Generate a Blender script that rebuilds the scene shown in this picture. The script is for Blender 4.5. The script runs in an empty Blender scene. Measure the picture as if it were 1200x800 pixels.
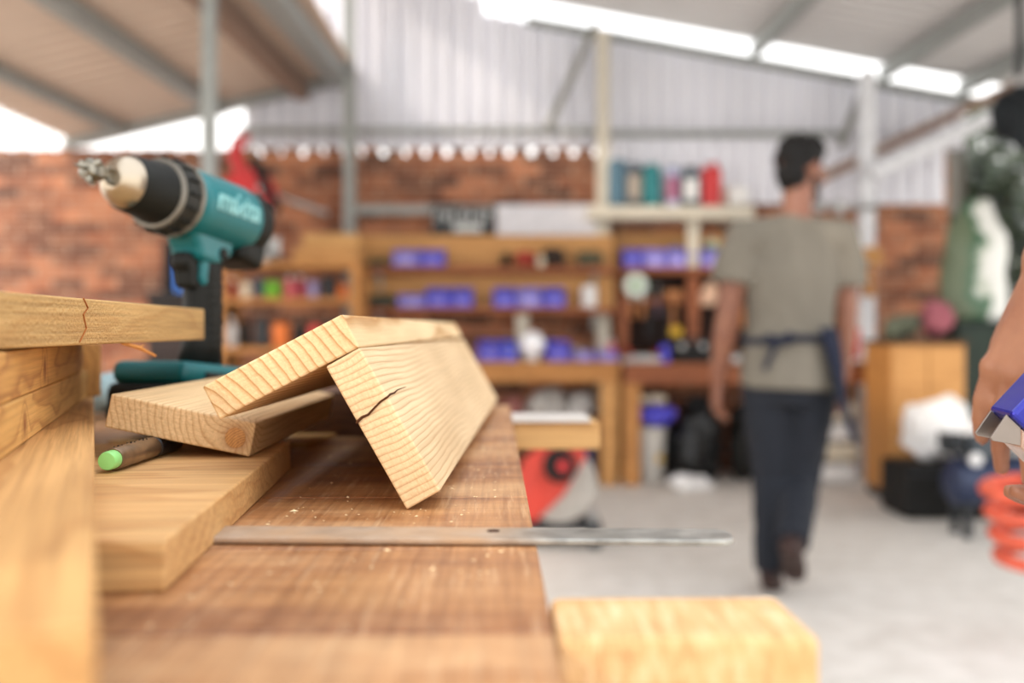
import bpy, bmesh, math, random
from mathutils import Vector, Matrix, noise as mnoise
random.seed(7)
SC = bpy.context.scene
COL = SC.collection
PI = math.pi
F = 1167.0; CX, CY = 600.0, 390.0; CAMZ = 1.0

def at(px, py, Y):
    """Point at depth Y seen along a sight line of the photograph."""
    return Vector(((px - CX) / F * Y, Y, CAMZ + (CY - py) / F * Y))

def lin(h):
    h = h.lstrip('#')
    out = []
    for i in (0, 2, 4):
        c = int(h[i:i+2], 16) / 255
        out.append(c / 12.92 if c <= 0.04045 else ((c + 0.055) / 1.055) ** 2.4)
    return (*out, 1.0)

# ------------------------------------------------------------------ materials
class NT:
    def __init__(s, name):
        s.m = bpy.data.materials.new(name); s.m.use_nodes = True
        s.t = s.m.node_tree; s.t.nodes.clear()
        s.out = s.n('ShaderNodeOutputMaterial'); s.b = s.n('ShaderNodeBsdfPrincipled')
        s.l(s.b.outputs[0], s.out.inputs[0])
        s.tc = s.n('ShaderNodeTexCoord')
    def n(s, t, **kw):
        x = s.t.nodes.new(t)
        for k, v in kw.items(): setattr(x, k, v)
        return x
    def l(s, a, b): s.t.links.new(a, b)
    def put(s, inp, v):
        if hasattr(v, 'links') or isinstance(v, bpy.types.NodeSocket): s.l(v, inp)
        else: inp.default_value = v
    def math(s, op, a, b=0.0, c=None):
        x = s.n('ShaderNodeMath', operation=op)
        s.put(x.inputs[0], a); s.put(x.inputs[1], b)
        if c is not None: s.put(x.inputs[2], c)
        return x.outputs[0]
    def noise(s, vec, scale, detail=3, rough=0.55):
        x = s.n('ShaderNodeTexNoise'); s.l(vec, x.inputs['Vector'])
        x.inputs['Scale'].default_value = scale; x.inputs['Detail'].default_value = detail
        x.inputs['Roughness'].default_value = rough
        return x
    def mapping(s, vec, scale=(1, 1, 1), loc=(0, 0, 0)):
        x = s.n('ShaderNodeMapping'); s.l(vec, x.inputs[0])
        x.inputs['Scale'].default_value = scale; x.inputs['Location'].default_value = loc
        return x.outputs[0]
    def ramp(s, fac, stops):
        x = s.n('ShaderNodeValToRGB'); s.l(fac, x.inputs[0])
        e = x.color_ramp.elements
        while len(e) < len(stops): e.new(0.5)
        for i, (p, c) in enumerate(stops):
            e[i].position = p; e[i].color = c if len(c) == 4 else (*c, 1)
        return x.outputs[0]
    def mix(s, fac, a, b, mode='MIX'):
        x = s.n('ShaderNodeMix', data_type='RGBA', blend_type=mode)
        s.put(x.inputs[0], fac); s.put(x.inputs[6], a); s.put(x.inputs[7], b)
        return x.outputs[2]
    def bump(s, h, strength=0.3, dist=0.002):
        x = s.n('ShaderNodeBump'); s.l(h, x.inputs['Height'])
        x.inputs['Strength'].default_value = strength; x.inputs['Distance'].default_value = dist
        s.l(x.outputs[0], s.b.inputs['Normal'])
    def base(s, v): s.put(s.b.inputs['Base Color'], v)
    def rough(s, v): s.put(s.b.inputs['Roughness'], v)

MATS = {}
def mat(key, hexc, rough=0.55, metal=0.0, var=0.12, scale=18.0, bump=0.0, trans=0.0, coat=0.0, alpha=1.0):
    """Plain surface with a slight procedural mottling."""
    if key in MATS: return MATS[key]
    s = NT(key)
    c = lin(hexc)
    n = s.noise(s.tc.outputs['Object'], scale, 4)
    lo = tuple(x * (1 - var) for x in c[:3]) + (1,)
    hi = tuple(min(1, x * (1 + var)) for x in c[:3]) + (1,)
    s.base(s.ramp(n.outputs[0], [(0.3, lo), (0.7, hi)]))
    s.rough(rough); s.b.inputs['Metallic'].default_value = metal
    if rough >= .5: s.b.inputs['Specular IOR Level'].default_value = .22
    if trans: s.b.inputs['Transmission Weight'].default_value = trans
    if coat: s.b.inputs['Coat Weight'].default_value = coat
    if bump:
        n2 = s.noise(s.tc.outputs['Object'], scale * 6, 5)
        s.bump(n2.outputs[0], bump, 0.003)
    MATS[key] = s.m
    return s.m

def wood(key, light, dark, ring=0.0065, pith=(0.12, -0.03), wob=0.006, contrast=1.0, rough=0.62,
         fibre=0.25, bump=0.25, knots=(), stain=None, saw=0.0):
    """Solid wood: growth rings round a pith that runs along the object's local X, so that
    end grain and long grain both come out of the one volume."""
    if key in MATS: return MATS[key]
    s = NT(key)
    P = s.tc.outputs['Object']
    slow = s.noise(s.mapping(P, (3.0, 14, 14)), 1.0, 3)
    sep = s.n('ShaderNodeSeparateXYZ'); s.l(P, sep.inputs[0])
    sc_ = s.n('ShaderNodeSeparateColor'); s.l(slow.outputs['Color'], sc_.inputs[0])
    dy = s.math('MULTIPLY_ADD', s.math('SUBTRACT', sc_.outputs[0], 0.5), wob * 4, s.math('SUBTRACT', sep.outputs[1], pith[0]))
    dz = s.math('MULTIPLY_ADD', s.math('SUBTRACT', sc_.outputs[1], 0.5), wob * 4, s.math('SUBTRACT', sep.outputs[2], pith[1]))
    r = s.math('SQRT', s.math('ADD', s.math('MULTIPLY', dy, dy), s.math('MULTIPLY', dz, dz)))
    kmask = None
    for (kx, ky, kz, kr) in knots:
        d = s.n('ShaderNodeVectorMath', operation='DISTANCE'); s.l(P, d.inputs[0]); d.inputs[1].default_value = (kx, ky, kz)
        g = s.math('POWER', 2.718, s.math('MULTIPLY', s.math('POWER', s.math('DIVIDE', d.outputs['Value'], kr * 2.0), 2.0), -1.0))
        r = s.math('MULTIPLY_ADD', g, kr * 2.2, r)
        m_ = s.math('LESS_THAN', d.outputs['Value'], kr)
        g2 = s.math('MULTIPLY', s.math('POWER', g, 3.0), 1.0)
        kmask = g2 if kmask is None else s.math('MAXIMUM', kmask, g2)
    irr = s.noise(s.mapping(P, (0.4, 60, 60)), 1.0, 2)
    t = s.math('FRACT', s.math('ADD', s.math('DIVIDE', r, ring), s.math('MULTIPLY', irr.outputs[0], 0.5)))
    L = lin(light); D = lin(dark)
    Mx = tuple(a * (1 - 0.35 * contrast) + b * 0.35 * contrast for a, b in zip(L, D))
    De = tuple(a * (1 - 0.85 * contrast) + b * 0.85 * contrast for a, b in zip(L, D))
    col = s.ramp(t, [(0.0, L), (0.5, L), (0.72, Mx), (0.88, De), (0.97, L)])
    fib = s.noise(s.mapping(P, (6, 420, 420)), 1.0, 3, 0.7)
    big = s.noise(s.mapping(P, (4, 16, 16)), 1.0, 3)
    tone = s.ramp(big.outputs[0], [(0.3, (0.80, 0.76, 0.70, 1)), (0.7, (1, 1, 1, 1))])
    col = s.mix(1.0, col, tone, 'MULTIPLY')
    fcol = s.ramp(fib.outputs[0], [(0.35, (1 - fibre, 1 - fibre * 1.1, 1 - fibre * 1.25, 1)), (0.6, (1, 1, 1, 1))])
    col = s.mix(1.0, col, fcol, 'MULTIPLY')
    if kmask is not None: col = s.mix(kmask, col, lin('8a5226'))
    if stain: 
        sn = s.noise(s.mapping(P, (7, 7, 7), (3, 1, 2)), 1.0, 4)
        col = s.mix(s.ramp(sn.outputs[0], [(0.5, (0, 0, 0, 1)), (0.72, (1, 1, 1, 1))]), col, lin(stain))
    s.base(col); s.rough(rough)
    h = s.math('MULTIPLY_ADD', fib.outputs[0], 1.0, s.math('MULTIPLY', t, 0.25))
    if saw:
        w = s.n('ShaderNodeTexNoise'); s.l(s.mapping(P, (900, 60, 400)), w.inputs['Vector']); w.inputs['Scale'].default_value = 1
        h = s.math('MULTIPLY_ADD', w.outputs[0], saw, h)
    s.bump(h, bump, 0.0015)
    MATS[key] = s.m
    return s.m

# ------------------------------------------------------------------ mesh builder
class MB:
    def __init__(s): s.bm = bmesh.new()
    def _xf(s, vs, mtx):
        for v in vs: v.co = mtx @ v.co
    def box(s, c, size, rot=(0, 0, 0), taper=None):
        x, y, z = (d / 2 for d in size)
        co = [(-x, -y, -z), (x, -y, -z), (x, y, -z), (-x, y, -z), (-x, -y, z), (x, -y, z), (x, y, z), (-x, y, z)]
        if taper: co = [(a * (taper if d > 0 else 1), b * (taper if d > 0 else 1), d) for a, b, d in co]
        vs = [s.bm.verts.new(p) for p in co]
        for f in ((0, 3, 2, 1), (4, 5, 6, 7), (0, 1, 5, 4), (1, 2, 6, 5), (2, 3, 7, 6), (3, 0, 4, 7)):
            s.bm.faces.new([vs[i] for i in f])
        from mathutils import Euler
        s._xf(vs, Matrix.Translation(c) @ Euler(rot).to_matrix().to_4x4())
        return s
    def lathe(s, prof, mtx=None, seg=24, cap=True):
        """prof: (radius, height) pairs, turned about local Z."""
        rings = []
        for r, z in prof:
            if r <= 1e-6: rings.append([s.bm.verts.new((0, 0, z))])
            else: rings.append([s.bm.verts.new((r * math.cos(2 * PI * i / seg), r * math.sin(2 * PI * i / seg), z)) for i in range(seg)])
        for a, b in zip(rings, rings[1:]):
            for i in range(seg):
                j = (i + 1) % seg
                if len(a) == 1 and len(b) == 1: continue
                if len(a) == 1: s.bm.faces.new((a[0], b[j], b[i]))
                elif len(b) == 1: s.bm.faces.new((a[i], a[j], b[0]))
                else: s.bm.faces.new((a[i], a[j], b[j], b[i]))
        if cap:
            if len(rings[0]) > 1: s.bm.faces.new(list(reversed(rings[0])))
            if len(rings[-1]) > 1: s.bm.faces.new(rings[-1])
        vs = [v for r in rings for v in r]
        if mtx is not None: s._xf(vs, mtx)
        return s
    def cyl(s, p0, p1, r0, r1=None, seg=16):
        p0, p1 = Vector(p0), Vector(p1); d = p1 - p0
        q = d.to_track_quat('Z', 'Y').to_matrix().to_4x4()
        return s.lathe([(r0, 0), (r0 if r1 is None else r1, d.length)], Matrix.Translation(p0) @ q, seg)
    def ball(s, c, r, seg=16):
        r = (r, r, r) if not hasattr(r, '__len__') else r
        n = max(6, seg // 2)
        prof = [(math.sin(PI * i / n), -math.cos(PI * i / n)) for i in range(n + 1)]
        prof[0] = (0, -1); prof[-1] = (0, 1)
        return s.lathe(prof, Matrix.Translation(c) @ Matrix.Diagonal((*r, 1)), seg)
    def chain(s, pts, rad, seg=12, ref=(0, 0, 1), cap=True):
        """A limb: rings (round, or elliptical (a, b) with a along `ref`) along a path, domed ends."""
        pts = [Vector(p) for p in pts]; rad = [(r, r) if not hasattr(r, '__len__') else r for r in rad]
        ref = Vector(ref); rings = []; s._u = None
        n = len(pts)
        tang = []
        for i in range(n):
            t = (pts[min(i + 1, n - 1)] - pts[max(i - 1, 0)]).normalized(); tang.append(t)
        def ring(c, t, a, b):
            u = (ref - t * ref.dot(t)) if s._u is None else (s._u - t * s._u.dot(t))
            if u.length < 1e-3: u = t.orthogonal()
            u.normalize(); v = t.cross(u); s._u = u
            return [s.bm.verts.new(c + u * a * math.cos(2 * PI * k / seg) + v * b * math.sin(2 * PI * k / seg)) for k in range(seg)]
        def dome(i, sgn):
            out = []
            m = min(rad[i])
            for k in ((2, 1) if sgn < 0 else (1, 2)):
                ang = k * PI / 6
                out.append(ring(pts[i] + tang[i] * sgn * m * math.sin(ang), tang[i], rad[i][0] * math.cos(ang), rad[i][1] * math.cos(ang)))
            tip = s.bm.verts.new(pts[i] + tang[i] * sgn * m)
            return out, tip
        if cap:
            d0, t0 = dome(0, -1); rings += d0
        for i in range(n): rings.append(ring(pts[i], tang[i], *rad[i]))
        if cap:
            d1, t1 = dome(n - 1, 1); rings += d1
        for a, b in zip(rings, rings[1:]):
            for k in range(seg):
                j = (k + 1) % seg
                s.bm.faces.new((a[k], a[j], b[j], b[k]))
        for k in range(seg):
            j = (k + 1) % seg
            if cap:
                s.bm.faces.new((t0, rings[0][j], rings[0][k])); s.bm.faces.new((rings[-1][k], rings[-1][j], t1))
        if not cap:
            s.bm.faces.new(list(reversed(rings[0]))); s.bm.faces.new(rings[-1])
        return s
    def tube(s, path, r, seg=10): return s.chain(path, [r] * len(path), seg, ref=(0.123, 0.456, 0.88))
    def prism(s, pts, y0, y1):
        """Outline in XZ pushed from y0 to y1."""
        a = [s.bm.verts.new((x, y0, z)) for x, z in pts]; b = [s.bm.verts.new((x, y1, z)) for x, z in pts]
        s.bm.faces.new(a); s.bm.faces.new(list(reversed(b)))
        n = len(pts)
        for i in range(n):
            j = (i + 1) % n
            s.bm.faces.new((a[j], a[i], b[i], b[j]))
        return s
    def xf(s, mtx):
        for v in s.bm.verts: v.co = mtx @ v.co
        return s
    def bend(s, fn):
        for v in s.bm.verts: v.co = Vector(fn(v.co))
        return s
    def build(s, name, m, parent=None, bevel=0.0, smooth=False, sub=0, seg=2):
        bmesh.ops.recalc_face_normals(s.bm, faces=s.bm.faces)
        me = bpy.data.meshes.new(name); s.bm.to_mesh(me); s.bm.free()
        me.materials.append(m)
        o = bpy.data.objects.new(name, me); COL.objects.link(o)
        if parent is not None: o.parent = parent
        if bevel:
            b = o.modifiers.new('b', 'BEVEL'); b.width = bevel; b.segments = seg; b.limit_method = 'ANGLE'; b.angle_limit = 0.6
        if sub:
            q = o.modifiers.new('s', 'SUBSURF'); q.levels = sub; q.render_levels = sub
        if smooth:
            for p in me.polygons: p.use_smooth = True
            if smooth == 'auto': smooth_auto(me)
        return o

def smooth_auto(me, ang=0.6):
    bm = bmesh.new(); bm.from_mesh(me)
    for e in bm.edges:
        e.smooth = not (len(e.link_faces) == 2 and e.calc_face_angle(0) > ang)
    bm.to_mesh(me); bm.free()

def tag(o, label=None, cat=None, group=None, kind=None):
    if label: o['label'] = label
    if cat: o['category'] = cat
    if group: o['group'] = group
    if kind: o['kind'] = kind
    return o
def thing(name, label, cat, loc=(0, 0, 0), rz=0.0, group=None):
    o = bpy.data.objects.new(name, None); COL.objects.link(o)
    o.empty_display_size = 0.05
    o.location = loc; o.rotation_euler = (0, 0, rz)
    return tag(o, label, cat, group)
def dup(root, loc, rz=0.0, label=None, group=None):
    r = root.copy(); COL.objects.link(r); r.location = loc; r.rotation_euler = (0, 0, rz)
    if label: r['label'] = label
    if group: r['group'] = group
    for ch in list(root.children):
        c = ch.copy(); COL.objects.link(c); c.parent = r
        for g in list(ch.children):
            d = g.copy(); COL.objects.link(d); d.parent = c
    return r
def struct(o, label=None):
    o['kind'] = 'structure'
    if label: o['label'] = label
    return o
def frame(o, origin, ex, ey):
    """Place an object by its local X and Y directions."""
    ex = Vector(ex).normalized(); ey = Vector(ey); ey = (ey - ex * ey.dot(ex)).normalized(); ez = ex.cross(ey)
    m = Matrix((ex, ey, ez)).transposed().to_4x4(); m.translation = Vector(origin)
    o.matrix_world = m
    return o
def remeshed(mb, name, m, parent, voxel, smooth_it=4, displace=None, fac=0.5):
    """Fuse overlapping volumes into one continuous skin."""
    bmesh.ops.recalc_face_normals(mb.bm, faces=mb.bm.faces)
    me = bpy.data.meshes.new('tmp'); mb.bm.to_mesh(me); mb.bm.free()
    o = bpy.data.objects.new('tmp', me); COL.objects.link(o)
    r = o.modifiers.new('r', 'REMESH'); r.mode = 'VOXEL'; r.voxel_size = voxel; r.use_smooth_shade = True
    if smooth_it:
        q = o.modifiers.new('s', 'SMOOTH'); q.iterations = smooth_it; q.factor = fac
    dg = bpy.context.evaluated_depsgraph_get()
    me2 = bpy.data.meshes.new_from_object(o.evaluated_get(dg))
    bpy.data.objects.remove(o); bpy.data.meshes.remove(me)
    if displace:
        me2.update()
        nv = [v.normal.copy() for v in me2.vertices]
        for v, nn in zip(me2.vertices, nv): v.co += nn * displace(v.co)
    for p in me2.polygons: p.use_smooth = True
    me2.materials.clear(); me2.materials.append(m)
    ob = bpy.data.objects.new(name, me2); COL.objects.link(ob)
    if parent is not None: ob.parent = parent
    return ob
EXPOSURE = 1.42; WORLD = 1.0; SUN = 0.55; SUNDIR = (1.5, 1.2, -1.05)
# ================================================================== camera, world, light
TZ = CAMZ - 0.103            # workbench top
WY = 7.2                     # back wall
cam = bpy.data.cameras.new('camera'); co = bpy.data.objects.new('camera', cam); COL.objects.link(co)
cam.sensor_width = 36; cam.lens = 36 * F / 1200
co.location = (0, 0, CAMZ)
pitch = math.atan((CY - 400) / F)           # horizon a little above the middle
co.rotation_euler = (PI / 2 + pitch, 0, 0)
cam.dof.use_dof = True; cam.dof.focus_distance = 0.60; cam.dof.aperture_fstop = 3.5; cam.dof.aperture_blades = 0
cam.clip_start = 0.02
SC.camera = co
SC.view_settings.view_transform = 'Standard'; SC.view_settings.look = 'None'
SC.view_settings.gamma = 1.0; SC.view_settings.use_curve_mapping = False
SC.view_settings.exposure = EXPOSURE

w = bpy.data.worlds.new('sky'); SC.world = w; w.use_nodes = True
wt = w.node_tree; wt.nodes.clear()
wo = wt.nodes.new('ShaderNodeOutputWorld'); wb = wt.nodes.new('ShaderNodeBackground')
wc = wt.nodes.new('ShaderNodeTexCoord'); ws = wt.nodes.new('ShaderNodeSeparateXYZ'); wr = wt.nodes.new('ShaderNodeValToRGB')
wt.links.new(wc.outputs['Generated'], ws.inputs[0]); wt.links.new(ws.outputs[2], wr.inputs[0])
wr.color_ramp.elements[0].position = 0.0; wr.color_ramp.elements[0].color = (1.0, 0.955, 0.885, 1)
wr.color_ramp.elements[1].position = 0.6; wr.color_ramp.elements[1].color = (0.87, 0.92, 1.0, 1)
wt.links.new(wr.outputs[0], wb.inputs[0]); wb.inputs[1].default_value = WORLD
wt.links.new(wb.outputs[0], wo.inputs[0])
sun = bpy.data.lights.new('sun', 'SUN'); so = bpy.data.objects.new('sun', sun); COL.objects.link(so)
sun.energy = SUN; sun.angle = math.radians(3); sun.color = (1.0, 0.86, 0.70)
so.location = (-5, 1, 6); so.rotation_euler = Vector(SUNDIR).to_track_quat('-Z', 'Y').to_euler()

# ================================================================== setting
def brick_mat():
    s = NT('brick')
    sep = s.n('ShaderNodeSeparateXYZ'); s.l(s.tc.outputs['Object'], sep.inputs[0])
    cmb = s.n('ShaderNodeCombineXYZ'); s.l(s.math('ADD', sep.outputs[0], sep.outputs[1]), cmb.inputs[0]); s.l(sep.outputs[2], cmb.inputs[1])
    b = s.n('ShaderNodeTexBrick'); s.l(cmb.outputs[0], b.inputs['Vector'])
    b.inputs['Scale'].default_value = 1; b.inputs['Brick Width'].default_value = 0.235; b.inputs['Row Height'].default_value = 0.082
    b.inputs['Mortar Size'].default_value = 0.007; b.inputs['Mortar Smooth'].default_value = 0.3; b.inputs['Bias'].default_value = -0.1
    b.inputs['Color1'].default_value = lin('bb7a56'); b.inputs['Color2'].default_value = lin('3d2823'); b.inputs['Mortar'].default_value = lin('b3927c')
    n = s.noise(cmb.outputs[0], 5.0, 4)
    tint = s.ramp(n.outputs[0], [(0.32, (0.62, 0.48, 0.44, 1)), (0.55, (1, 1, 1, 1)), (0.75, (1.25, 1.15, 1.0, 1))])
    s.base(s.mix(1.0, b.outputs['Color'], tint, 'MULTIPLY')); s.rough(0.85)
    inv = s.math('SUBTRACT', 1.0, b.outputs['Fac'])
    s.bump(s.math('MULTIPLY_ADD', n.outputs[0], 0.3, inv), 0.5, 0.01)
    return s.m
BRICK = brick_mat()

def concrete():
    s = NT('concrete'); P = s.tc.outputs['Object']
    n1 = s.noise(P, 0.9, 5); n2 = s.noise(P, 9, 5); n3 = s.noise(P, 70, 3)
    c = s.ramp(n1.outputs[0], [(0.3, lin('cbc3b8')), (0.7, lin('e2dbd1'))])
    c = s.mix(0.35, c, s.ramp(n2.outputs[0], [(0.35, lin('bdb4a8')), (0.65, lin('ece6dc'))]))
    s.base(c); s.rough(0.8); s.bump(n3.outputs[0], 0.15, 0.003)
    return s.m
def steel_sheet(key, hexc, rough=0.45, metal=0.55):
    s = NT(key); P = s.tc.outputs['Object']
    n = s.noise(s.mapping(P, (1.5, 1.5, 0.8)), 1.0, 4)
    c = lin(hexc)
    s.base(s.ramp(n.outputs[0], [(0.3, tuple(x * .86 for x in c[:3]) + (1,)), (0.7, c)])); s.rough(rough); s.b.inputs['Metallic'].default_value = metal
    return s.m
FLOOR = concrete()
GAL = steel_sheet('galvanised', 'efeff6', 0.5, 0.1)
GALR = steel_sheet('galvanised_roof', 'd6d3d2', 0.45, 0.1)
TAN = steel_sheet('roof_underside', 'd2bba8', 0.5, 0.1)
GREYP = mat('grey_paint', '989b98', 0.5, 0.1)
WHITEP = mat('white_paint', 'd9dade', 0.45)
CREAMP = mat('cream_paint', 'c8c0b0', 0.5)
RUSTP = mat('rust_paint', '8c7466', 0.7)

fl = MB().box((0, 6, -0.05), (30, 34, 0.1)).build('floor', FLOOR); struct(fl, 'pale grey concrete workshop floor')

mb = MB(); mb.box((-1.9, WY + 0.11, 1.14), (10.1, 0.22, 2.28))
k = 0
x = -6.9
while x < 3.1:                                            # ragged top course of loose bricks
    wdt = 0.105 + random.random() * 0.012
    mb.box((x + wdt / 2, WY + 0.07 + random.uniform(-.015, .015), 2.28 + 0.028), (wdt, 0.12, 0.056 * random.uniform(.7, 1.0)))
    x += wdt + 0.030 + random.random() * .02
struct(mb.build('wall_back', BRICK), 'orange and dark brick wall at the back of the workshop')

def corrugated(name, x0, x1, z0, z1fn, y, m, pitch=0.125, depth=0.05, z0fn=None):
    """Standing ribbed sheet: flat troughs and raised ribs running up."""
    bm = bmesh.new(); prev = None; x = x0
    pat = [(0.0, 0), (0.35, 0), (0.5, -depth), (0.85, -depth)]
    xs = []
    while x < x1:
        for f, d in pat:
            if x + f * pitch <= x1: xs.append((x + f * pitch, d))
        x += pitch
    for X, d in xs:
        a = bm.verts.new((X, y + d, z0fn(X) if z0fn else z0)); b = bm.verts.new((X, y + d, z1fn(X)))
        if prev: bm.faces.new((prev[0], a, b, prev[1]))
        prev = (a, b)
    me = bpy.data.meshes.new(name); bm.to_mesh(me); bm.free(); me.materials.append(m)
    o = bpy.data.objects.new(name, me); COL.objects.link(o)
    q = o.modifiers.new('t', 'SOLIDIFY'); q.thickness = 0.004; q.offset = 1
    return o
def roofsheet(name, x0, x1, zfn, y0, y1, m, pitch=0.14, depth=0.028):
    """Roof sheet whose ribs run down the slope (along X)."""
    bm = bmesh.new(); prev = None; y = y0
    pat = [(0.0, 0), (0.35, 0), (0.5, depth), (0.85, depth)]
    ys = []
    while y < y1:
        for f, d in pat:
            if y + f * pitch <= y1: ys.append((y + f * pitch, d))
        y += pitch
    for Y, d in ys:
        a = bm.verts.new((x0, Y, zfn(x0) + d)); b = bm.verts.new((x1, Y, zfn(x1) + d))
        if prev: bm.faces.new((prev[0], a, b, prev[1]))
        prev = (a, b)
    me = bpy.data.meshes.new(name); bm.to_mesh(me); bm.free(); me.materials.append(m)
    o = bpy.data.objects.new(name, me); COL.objects.link(o)
    q = o.modifiers.new('t', 'SOLIDIFY'); q.thickness = 0.004
    return o
main_z = lambda X: 3.40 - 0.18 * (X - 0.25)               # underside of the main roof
left_z = lambda X: 2.86 + 0.237 * (X + 1.2)               # underside of the lower roof
gable_top = lambda X: main_z(X) - (0.155 if X > -0.2 else 0.04)
gable_bot = lambda X: 2.30 if X < 2.4 else 2.30
struct(corrugated('wall_back', -1.95, 3.3, 2.34, gable_top, WY + 0.1, GAL), 'ribbed grey steel sheet gable above the brick wall')
struct(corrugated('wall_back', 0.69, 3.12, 1.925, lambda X: 2.39, WY - 0.025, GAL, depth=.04), 'lower ribbed grey sheet behind the canister shelf')
struct(roofsheet('ceiling', -1.3, 5.2, main_z, 2.6, 7.33, GALR), 'ribbed steel roof sheet sloping down to the right')
struct(roofsheet('ceiling', -3.2, -1.12, left_z, -1.0, 7.45, TAN), 'lower ribbed roof sheet over the left aisle')

def trim(name, p0, p1, w, h, m, label, roll=0.0):
    """Square or flat section bar from p0 to p1."""
    p0, p1 = Vector(p0), Vector(p1); d = p1 - p0
    o = MB().box((d.length / 2, 0, 0), (d.length, w, h)).build(name, m, bevel=0.004)
    up = Vector((0, 0, 1)) if abs(d.normalized().z) < 0.95 else Vector((0, 1, 0))
    frame(o, p0, d, up.cross(d))
    return struct(o, label)
# purlins under the lower roof (run away from the viewer)
for i, (X, m, wd, hh, lab) in enumerate([(-2.78, GREYP, .07, .07, 'grey purlin nearest the eave of the lower roof'),
                              (-2.10, GREYP, .10, .09, 'grey purlin in the middle of the lower roof'),
                              (-1.50, RUSTP, .10, .12, 'brown rusty purlin under the lower roof'),
                              (-1.22, GREYP, .14, .10, 'grey gutter beam where the two roofs meet')]):
    dx = 0.035 * 7
    trim('trim_%d' % (i + 1), (X - dx, -.8, left_z(X - dx) - hh / 2 - 0.004), (X, 7.15, left_z(X) - hh / 2 - 0.004), wd, hh, m, lab)
trim('trim_5', (-3.2, 7.12, left_z(-3.2) - 0.05), (-1.25, 7.12, left_z(-1.25) - 0.05), 0.06, 0.06, GREYP, 'grey rafter along the back edge of the lower roof')
# purlins under the main roof
for i, X in enumerate((1.78, 2.72, 3.30, 4.1)):
    trim('trim_%d' % (i + 6), (X + .12, 2.7, main_z(X + .12) - .075), (X, 7.32, main_z(X) - .055), .07, .10, GREYP, 'grey purlin of the main roof, number %d counted from the left' % (i + 1))
trim('trim_12', (0.1, 7.16, main_z(0.1) - .185), (4.4, 7.16, main_z(4.4) - .185), 0.05, 0.06, GREYP, 'sloping grey rafter below the bright slot')
# rails and braces on the gable
trim('trim_13', (-1.95, 7.12, 2.44), (0.60, 7.12, 2.44), .05, .045, GREYP, 'level grey rail across the foot of the gable sheet')
trim('trim_14', (0.66, 7.12, 2.42), (2.4, 7.12, 2.42), .05, .045, GREYP, 'level grey rail behind the shelf of canisters')
trim('trim_15', (0.25, 7.07, 2.44), (0.60, 7.07, 3.20), .05, .05, mat('brace', '8d8c86', .5), 'slanting grey brace on the gable sheet')
trim('trim_16', (2.33, 7.06, 2.32), (2.53, 7.06, 2.86), .05, .05, mat('brace', '8d8c86', .5), 'slanting grey brace behind the head of the man')
# steel columns
trim('trim_17', (at(246, 390, 4.6).x, 4.6, 0), (at(246, 390, 4.6).x, 4.6, left_z(at(246, 390, 4.6).x) - .002), .06, .06, GREYP, 'grey square column nearest on the left')
trim('trim_18', (-1.14, 7.0, 0), (-1.14, 7.0, 3.55), .08, .08, GREYP, 'grey column where the two roofs meet')
trim('trim_19', (0.635, 6.98, 0), (0.635, 6.98, main_z(.635) - .22), .085, .085, CREAMP, 'cream column at the left end of the canister shelf')
trim('trim_20', (2.45, 6.9, 0), (2.45, 6.9, main_z(2.45) - .22), .10, .10, WHITEP, 'white column on the right of the back wall')
trim('trim_21', (2.45, 6.80, 2.08), (3.25, 6.80, 2.46), .09, .09, WHITEP, 'white diagonal brace from the white column')
trim('trim_22', (2.05, 6.98, 2.03), (3.50, 6.98, 2.72), .07, .07, RUSTP, 'dark brown sloping beam behind the white column')
# fibre sheet beyond the brick wall on the right, and a low garden wall
struct(corrugated('wall_right', 2.6, 3.42, 0.0, lambda X: 2.55 - 0.2 * (X - 2.8), WY + 0.35, mat('grey_sheet', '8d8b84', .7), z0fn=lambda X: 1.9), 'weathered grey sheet beyond the right end of the bricks')

# ---------------------------------------------------------------- trees outside
def leaf_mat(key, a, b):
    s = NT(key); g = s.n('ShaderNodeObjectInfo')
    n = s.noise(s.tc.outputs['Object'], 6, 2)
    s.base(s.ramp(n.outputs[0], [(0.35, lin(a)), (0.65, lin(b))])); s.rough(0.55)
    return s.m
def tree(label, x, y, h, spread, nleaf, m, group):
    t = thing('broadleaf_tree', label, 'tree', (x, y, 0), 0, group)
    tr = MB(); tr.chain([(0, 0, 0), (0.05, 0, h * .3), (-.03, .05, h * .55)], [.11, .09, .06])
    for k in range(5):
        a = k * 1.26; tr.chain([(0, 0, h * .4), (spread * .5 * math.cos(a), spread * .5 * math.sin(a), h * .75)], [.05, .02])
    tr.build('trunk', mat('bark', '5a4636', .9, bump=.5), t, smooth=True)
    bm = bmesh.new()
    for i in range(nleaf):
        a = random.random() * 2 * PI; u = random.uniform(-1, 1); rr = random.random() ** 0.4
        p = Vector((math.cos(a) * math.sqrt(1 - u * u) * spread * rr, math.sin(a) * math.sqrt(1 - u * u) * spread * rr, h * .62 + u * h * .42 * rr))
        p += Vector((mnoise.noise(p * 2) * .25, mnoise.noise(p * 2 + Vector((5, 0, 0))) * .25, 0))
        d = Vector((random.gauss(0, 1), random.gauss(0, 1), random.gauss(0, .6))).normalized(); e = d.orthogonal().normalized()
        L = random.uniform(.08, .15); W = L * .38
        vs = [bm.verts.new(p + q) for q in (-d * L * .5, e * W + d * 0, d * L * .5, -e * W)]
        bm.faces.new(vs)
    me = bpy.data.meshes.new('foliage'); bm.to_mesh(me); bm.free(); me.materials.append(m)
    o = bpy.data.objects.new('foliage', me); COL.objects.link(o); o.parent = t; o['kind'] = 'stuff'
LEAFD = leaf_mat('leaf_dark', '262e1d', '454f2e'); LEAFL = leaf_mat('leaf_light', '4a5a34', '74855a')
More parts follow.
